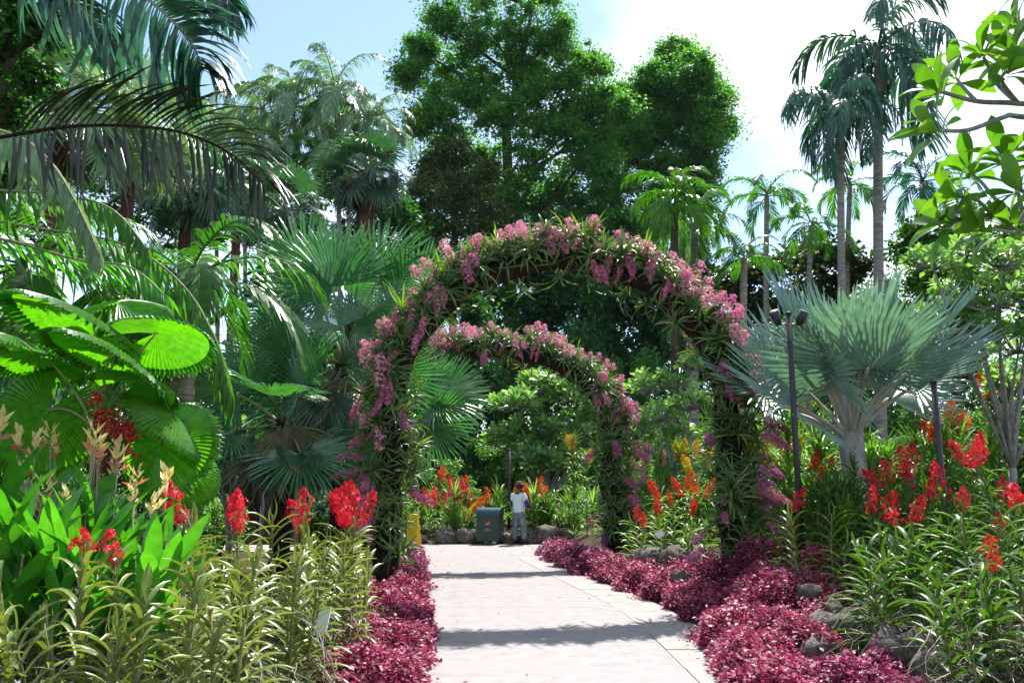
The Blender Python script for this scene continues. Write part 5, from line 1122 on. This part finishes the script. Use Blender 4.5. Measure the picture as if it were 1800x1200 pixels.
for px, top, d, lb in ((527, 808, 19.0, 'grey finial topped lamp post right of two under the fan palm'), (465, 814, 20.5, 'grey finial topped lamp post left of two under the fan palm')):
    p = P(px, top, d); z0 = H(p.x, d); h = p.z - z0; root = thing('lamp_post', lb, 'lamp post', (p.x, d, z0))
    ob('pole', MB().tube([(0, 0, -.1), (0, 0, h - .22)], [.05, .045], 10).mesh('pole', M['greymetal'], True), root)
    ob('collar', MB().tube([(0, 0, h - .24), (0, 0, h - .20)], .07, 10).mesh('collar', M['greymetal'], True), root)
    ob('finial', MB().tube([(0, 0, h - .20), (0, 0, h - .12), (0, 0, h - .06), (0, 0, h)], [.035, .04, .02, .006], 8).mesh('finial', M['greymetal'], True), root)
# dark timber shelter behind the palms
p = P(555, 860, 27); root = thing('timber_shelter', 'dark timber shelter in the shade under the fan palms', 'shelter', (p.x, 27, 0))
for x, y in ((-1.7, 0), (-.55, 0), (.55, 0), (1.7, 0), (-1.7, 2.4), (1.7, 2.4)): ob('post', MB().box((x, y, 1.2), (.16, .16, 2.5)).mesh('post', M['timber']), root)
for y in (0, 2.4): ob('beam', MB().box((0, y, 2.53), (3.9, .18, .22)).mesh('beam', M['timber']), root)
ob('roof', MB().add([(-2.3, -.5, 2.6), (2.3, -.5, 2.6), (2.3, 2.9, 2.6), (-2.3, 2.9, 2.6), (-1.6, 1.2, 3.5), (1.6, 1.2, 3.5)], [(0, 1, 5, 4), (1, 2, 5), (2, 3, 4, 5), (3, 0, 4), (0, 3, 2, 1)]).mesh('roof', M['timber']), root)
for z in (.5, .95): ob('rail', MB().box((0, -.02, z), (3.4, .06, .1)).mesh('rail', M['timber']), root)
# white plant labels
def plant_label(label, px, py, d, wd, ht, yaw, roll, stem_to):
    c = P(px, py, d); g0 = H(c.x, d); root = thing('plant_label', label, 'label', (c.x, d, g0)); cl = c - Vector((c.x, d, g0))
    M3 = Euler((R(-35), R(roll), R(yaw))).to_matrix()
    ob('plate', MB().box(cl, (wd, .006, ht), M3).mesh('plate', M['white']), root)
    ob('stake', MB().tube([(.04, .03, -.1), cl + M3 @ Vector((0, .012, -ht * .25))], .008, 6).mesh('stake', M['greymetal'], True), root)
plant_label('white plant label tilted on a stake in the near left bed', 567, 1092, 6.9, .13, .20, -28, -18, 0)
plant_label('small white plant label between the two right arch posts', 1160, 938, 14.6, .16, .11, 30, -30, 0)
# yellow wet floor sign
p = G(727, 975); zt = .96
root = thing('wet_floor_sign', 'yellow folding floor sign half hidden behind the left ground cover', 'sign', (p.x - .02, p.y, 0), None, R(-12))
for s in (-1, 1):
    M3 = Euler((R(11 * s), 0, 0)).to_matrix(); b = MB(); c = Vector((0, s * .11, zt / 2 + .01))
    V = [(-.17, -.012, -zt / 2), (.17, -.012, -zt / 2), (.115, -.012, zt / 2), (-.115, -.012, zt / 2), (-.17, .012, -zt / 2), (.17, .012, -zt / 2), (.115, .012, zt / 2), (-.115, .012, zt / 2)]
    b.add([M3 @ Vector(v) + c for v in V], [(0, 1, 2, 3), (5, 4, 7, 6), (0, 4, 5, 1), (1, 5, 6, 2), (2, 6, 7, 3), (3, 7, 4, 0)]); ob('panel', b.mesh('panel', M['yellow']), root)
ob('hinge', MB().tube([(-.11, 0, zt + .0), (.11, 0, zt + .0)], .022, 8).mesh('hinge', M['yellow'], True), root)
# litter bin
p = G(861, 958); bw, bd, bh = .68, .50, .80; p.y = 25.15
root = thing('litter_bin', 'dark green litter bin with rounded blue hood beside the far bed', 'bin', (p.x, p.y, .03), None, R(-14))
ob('body', MB().box((0, 0, .06 + bh / 2), (bw, bd, bh - .06)).mesh('body', M['bingreen']), root)
for x in (-1, 1):
    for y in (-1, 1): ob('foot', MB().box((x * (bw / 2 - .06), y * (bd / 2 - .06), .045), (.07, .07, .09)).mesh('foot', M['binblack']), root)
b = MB(); V = []; n = 12
for i in range(n + 1):
    a = math.pi * i / n; V += [(-bw / 2 - .015, -(bd / 2 + .012) * math.cos(a), bh + .03 + .20 * math.sin(a)), (bw / 2 + .015, -(bd / 2 + .012) * math.cos(a), bh + .03 + .20 * math.sin(a))]
b.add(V, [(2 * i, 2 * i + 1, 2 * i + 3, 2 * i + 2) for i in range(n)] + [tuple(2 * i for i in range(n, -1, -1)), (0, 1, 2 * n + 1, 2 * n)]); hood = ob('hood', b.mesh('hood', M['binlid'], False), root)
b = MB(); V = [(bw / 2 + .017, -(bd / 2 - .02) * math.cos(math.pi * i / n), bh + .045 + .165 * math.sin(math.pi * i / n)) for i in range(n + 1)]
b.add(V, [tuple(range(n + 1))]); ob('opening', b.mesh('opening', M['binblack']), root)
ob('door_edge', MB().box((bw / 2 + .006, 0, .42), (.012, bd - .1, .6)).mesh('door_edge', M['bingreen']), root)
ob('door_edge', MB().box((0, -bd / 2 - .004, .44), (bw - .08, .008, .66)).mesh('door_edge', M['bingreen']), root)
yf = -bd / 2 - .012
b = MB(); V = []
for i in range(24):
    a = 2 * math.pi * i / 24; V += [(-.0 + .085 * math.cos(a), yf, .58 + .085 * math.sin(a)), (.066 * math.cos(a), yf, .58 + .066 * math.sin(a))]
b.add(V, [(2 * i, (2 * i + 2) % 48, (2 * i + 3) % 48, 2 * i + 1) for i in range(24)])
s_ = .047; b.add([(-s_ - .006, yf, .58 + s_ - .006), (-s_ + .006, yf, .58 + s_ + .006), (s_ + .006, yf, .58 - s_ + .006), (s_ - .006, yf, .58 - s_ - .006)], [(0, 1, 2, 3)]); ob('no_smoking_sign', b.mesh('no_smoking_sign', M['redprint']), root)
b = MB(); b.box((-.012, yf + .001, .572), (.075, .002, .018)); b.box((.042, yf + .001, .60), (.014, .002, .05)); ob('cigarette_print', b.mesh('cigarette_print', M['whiteprint']), root)
b = MB()
for z, n in ((.44, 4), (.40, 12), (.36, 4)):
    for i in range(n):
        x = (i - (n - 1) / 2) * .024; b.box((x - .006, yf + .001, z), (.004, .002, .022)); b.box((x + .002, yf + .001, z + .009 * (-1) ** i), (.012, .002, .004))
ob('lettering', b.mesh('lettering', M['whiteprint']), root)

# fallen petals and leaves on the paving
g2 = np.random.default_rng(5); n = 150; pp = []
while len(pp) < n:
    d = g2.uniform(6, 24); e = g2.random()
    x = xl(d) + .1 + abs(g2.normal(0, .35)) if e < .35 else xr(d) - .05 - abs(g2.normal(0, .4)) if e < .85 else g2.uniform(xl(d), xr(d))
    pp.append((x, d, .036 + .004 * g2.random()))
tag(ob('leaf_litter', leaf_mesh('leaf_litter', np.array(pp), frames(g2.uniform(0, 6.28, n), g2.normal(0, .12, n), g2.normal(0, .2, n)), g2.uniform(.02, .06, n), M['litter'])), 'scattered fallen petals and dry leaves on the path', 'leaf litter', None, 'stuff')

# =================================================================== THE PERSON
p = G(913, 958); p.y = 25.1; p.x = XA(912, 25.1, .9)
def skin(name, verts, edges, rad, mat, parent, sub=2, rootv=0, smooth=True):
    me = bpy.data.meshes.new(name); me.from_pydata(verts, edges, []); o_ = ob(name, me, parent); me.materials.append(mat)
    m = o_.modifiers.new('skin', 'SKIN'); m.use_smooth_shade = True
    for i, r_ in enumerate(rad):
        sv = me.skin_vertices[0].data[i]; sv.radius = r_ if hasattr(r_, '__len__') else (r_, r_); sv.use_root = (i == rootv)
    o_.modifiers.new('sub', 'SUBSURF').levels = sub; o_.modifiers['sub'].render_levels = sub
    return o_
root = thing('person', 'person in pale shirt, jeans and brown hat standing turned away beside the bin', 'person', (p.x, p.y, .03), None, R(-34))
# faces +Y (away from the camera); X to the right
J = [(0, 0, .92), (0, -.01, 1.08), (0, -.02, 1.24), (0, -.015, 1.38), (0, .0, 1.46), (0, .03, 1.53), (0, .045, 1.61), (0, .035, 1.68),             # 0-7 spine, neck, head
     (.11, 0, .86), (.145, .05, .48), (.17, .02, .09), (.19, .14, .03),       # 8-11 right leg
     (-.11, 0, .86), (-.12, .0, .48), (-.125, -.05, .09), (-.14, .07, .03),     # 12-15 left leg
     (.19, -.01, 1.38), (.29, .0, 1.13), (.24, .20, 1.02), (.21, .27, 1.02),     # 16-19 right arm
     (-.19, -.01, 1.38), (-.25, .02, 1.12), (-.17, .23, 1.04), (-.13, .30, 1.05),    # 20-23 left arm
     (0, .145, 1.60)]                                                              # 24 nose
E = [(0, 1), (1, 2), (2, 3), (3, 4), (4, 5), (5, 6), (6, 7), (0, 8), (8, 9), (9, 10), (10, 11), (0, 12), (12, 13), (13, 14), (14, 15), (3, 16), (16, 17), (17, 18), (18, 19), (3, 20), (20, 21), (21, 22), (22, 23), (6, 24)]
Rd = [(.15, .11), (.14, .10), (.16, .11), (.15, .10), .06, .075, .095, .075, .09, .058, .042, .04, .09, .058, .042, .04, .06, .042, .032, .03, .06, .042, .032, .03, .014]
for sx, b0 in ((1, 19), (-1, 23)):
    bx_, by_, bz_ = J[b0]
    for k in range(5):
        i0 = len(J); dx = (-.035 + .0175 * k) if k < 4 else -.05 * sx
        J += [(bx_ + dx, by_ + (.06 if k < 4 else .01), bz_ + .005), (bx_ + dx, by_ + (.085 + .01 * (k in (1, 2)) if k < 4 else .035), bz_ - .025)]
        E += [(b0, i0), (i0, i0 + 1)]; Rd += [.010, .008]
skin('body', J, E, Rd, M['skin'], root)
skin('shirt', [(0, 0, .86), (0, 0, .95), (0, -.01, 1.08), (0, -.02, 1.24), (0, -.015, 1.37), (0, 0, 1.43), (.18, -.01, 1.37), (.255, -.005, 1.22), (-.18, -.01, 1.37), (-.235, .01, 1.21)],
     [(0, 1), (1, 2), (2, 3), (3, 4), (4, 5), (4, 6), (6, 7), (4, 8), (8, 9)], [(.20, .15), (.20, .15), (.19, .135), (.20, .145), (.17, .12), (.08, .07), .085, .075, .085, .075], M['shirt'], root)
skin('sleeve', [(.25, -.005, 1.24), (.292, .0, 1.12), (.26, .12, 1.06), (.245, .185, 1.025)], [(0, 1), (1, 2), (2, 3)], [.058, .060, .052, .046], M['sleeve'], root)
skin('sleeve', [(-.235, .01, 1.23), (-.252, .02, 1.11), (-.21, .13, 1.07), (-.175, .21, 1.042)], [(0, 1), (1, 2), (2, 3)], [.058, .060, .052, .046], M['sleeve'], root)
skin('trousers', [(0, 0, .98), (0, 0, .88), (.105, 0, .80), (.142, .045, .48), (.168, .02, .10), (-.105, 0, .80), (-.12, 0, .48), (-.125, -.045, .10)], [(0, 1), (1, 2), (2, 3), (3, 4), (1, 5), (5, 6), (6, 7)], [(.175, .13), (.17, .14), .115, .092, .088, .115, .092, .088], M['jeans'], root)
for sx, y in ((.175, .06), (-.13, -.01)): skin('shoe', [(sx, y - .06, .045), (sx, y + .05, .045), (sx, y + .16, .035)], [(0, 1), (1, 2)], [.05, .052, .045], M['shoe'], root)
ob('hat', MB().tube([(0, .04, 1.665), (0, .04, 1.675), (0, .04, 1.69), (0, .035, 1.75), (0, .03, 1.775)], [.19, .195, .115, .105, .06], 20).mesh('hat', M['hat'], True), root)
ob('hair', MB().tube([(0, .015, 1.58), (0, .02, 1.62), (0, .03, 1.67)], [.088, .102, .102], 14).mesh('hair', M['binblack'], True), root)
for sx in (-1, 1):
    ob('ear', MB().tube([(sx * .098, .04, 1.585), (sx * .112, .035, 1.61), (sx * .105, .035, 1.64)], [.010, .016, .012], 8).mesh('ear', M['skin'], True), root)
    ob('eye', MB().tube([(sx * .035, .130, 1.615), (sx * .035, .140, 1.615)], [.013, .008], 8).mesh('eye', M['binblack'], True), root)
ob('mouth', MB().box((0, .132, 1.562), (.05, .012, .010)).mesh('mouth', M['redprint']), root)

# =================================================================== THE AIR
b = MB(); b.box((0, 45, 34), (260, 150, 70)); hz = ob('haze', bpy.data.meshes.new('haze'))
hz.data.from_pydata(b.V, [], b.F); hz['kind'] = 'stuff'; hz['label'] = 'thin blue humid air over the whole garden'
hm, ht, ho = nodes('haze'); pv = ht.nodes.new('ShaderNodeVolumePrincipled'); pv.inputs['Color'].default_value = (.55, .85, 1, 1); pv.inputs['Density'].default_value = .0001; pv.inputs['Anisotropy'].default_value = .0
ht.links.new(pv.outputs[0], ho.inputs['Volume']); hz.data.materials.append(hm)
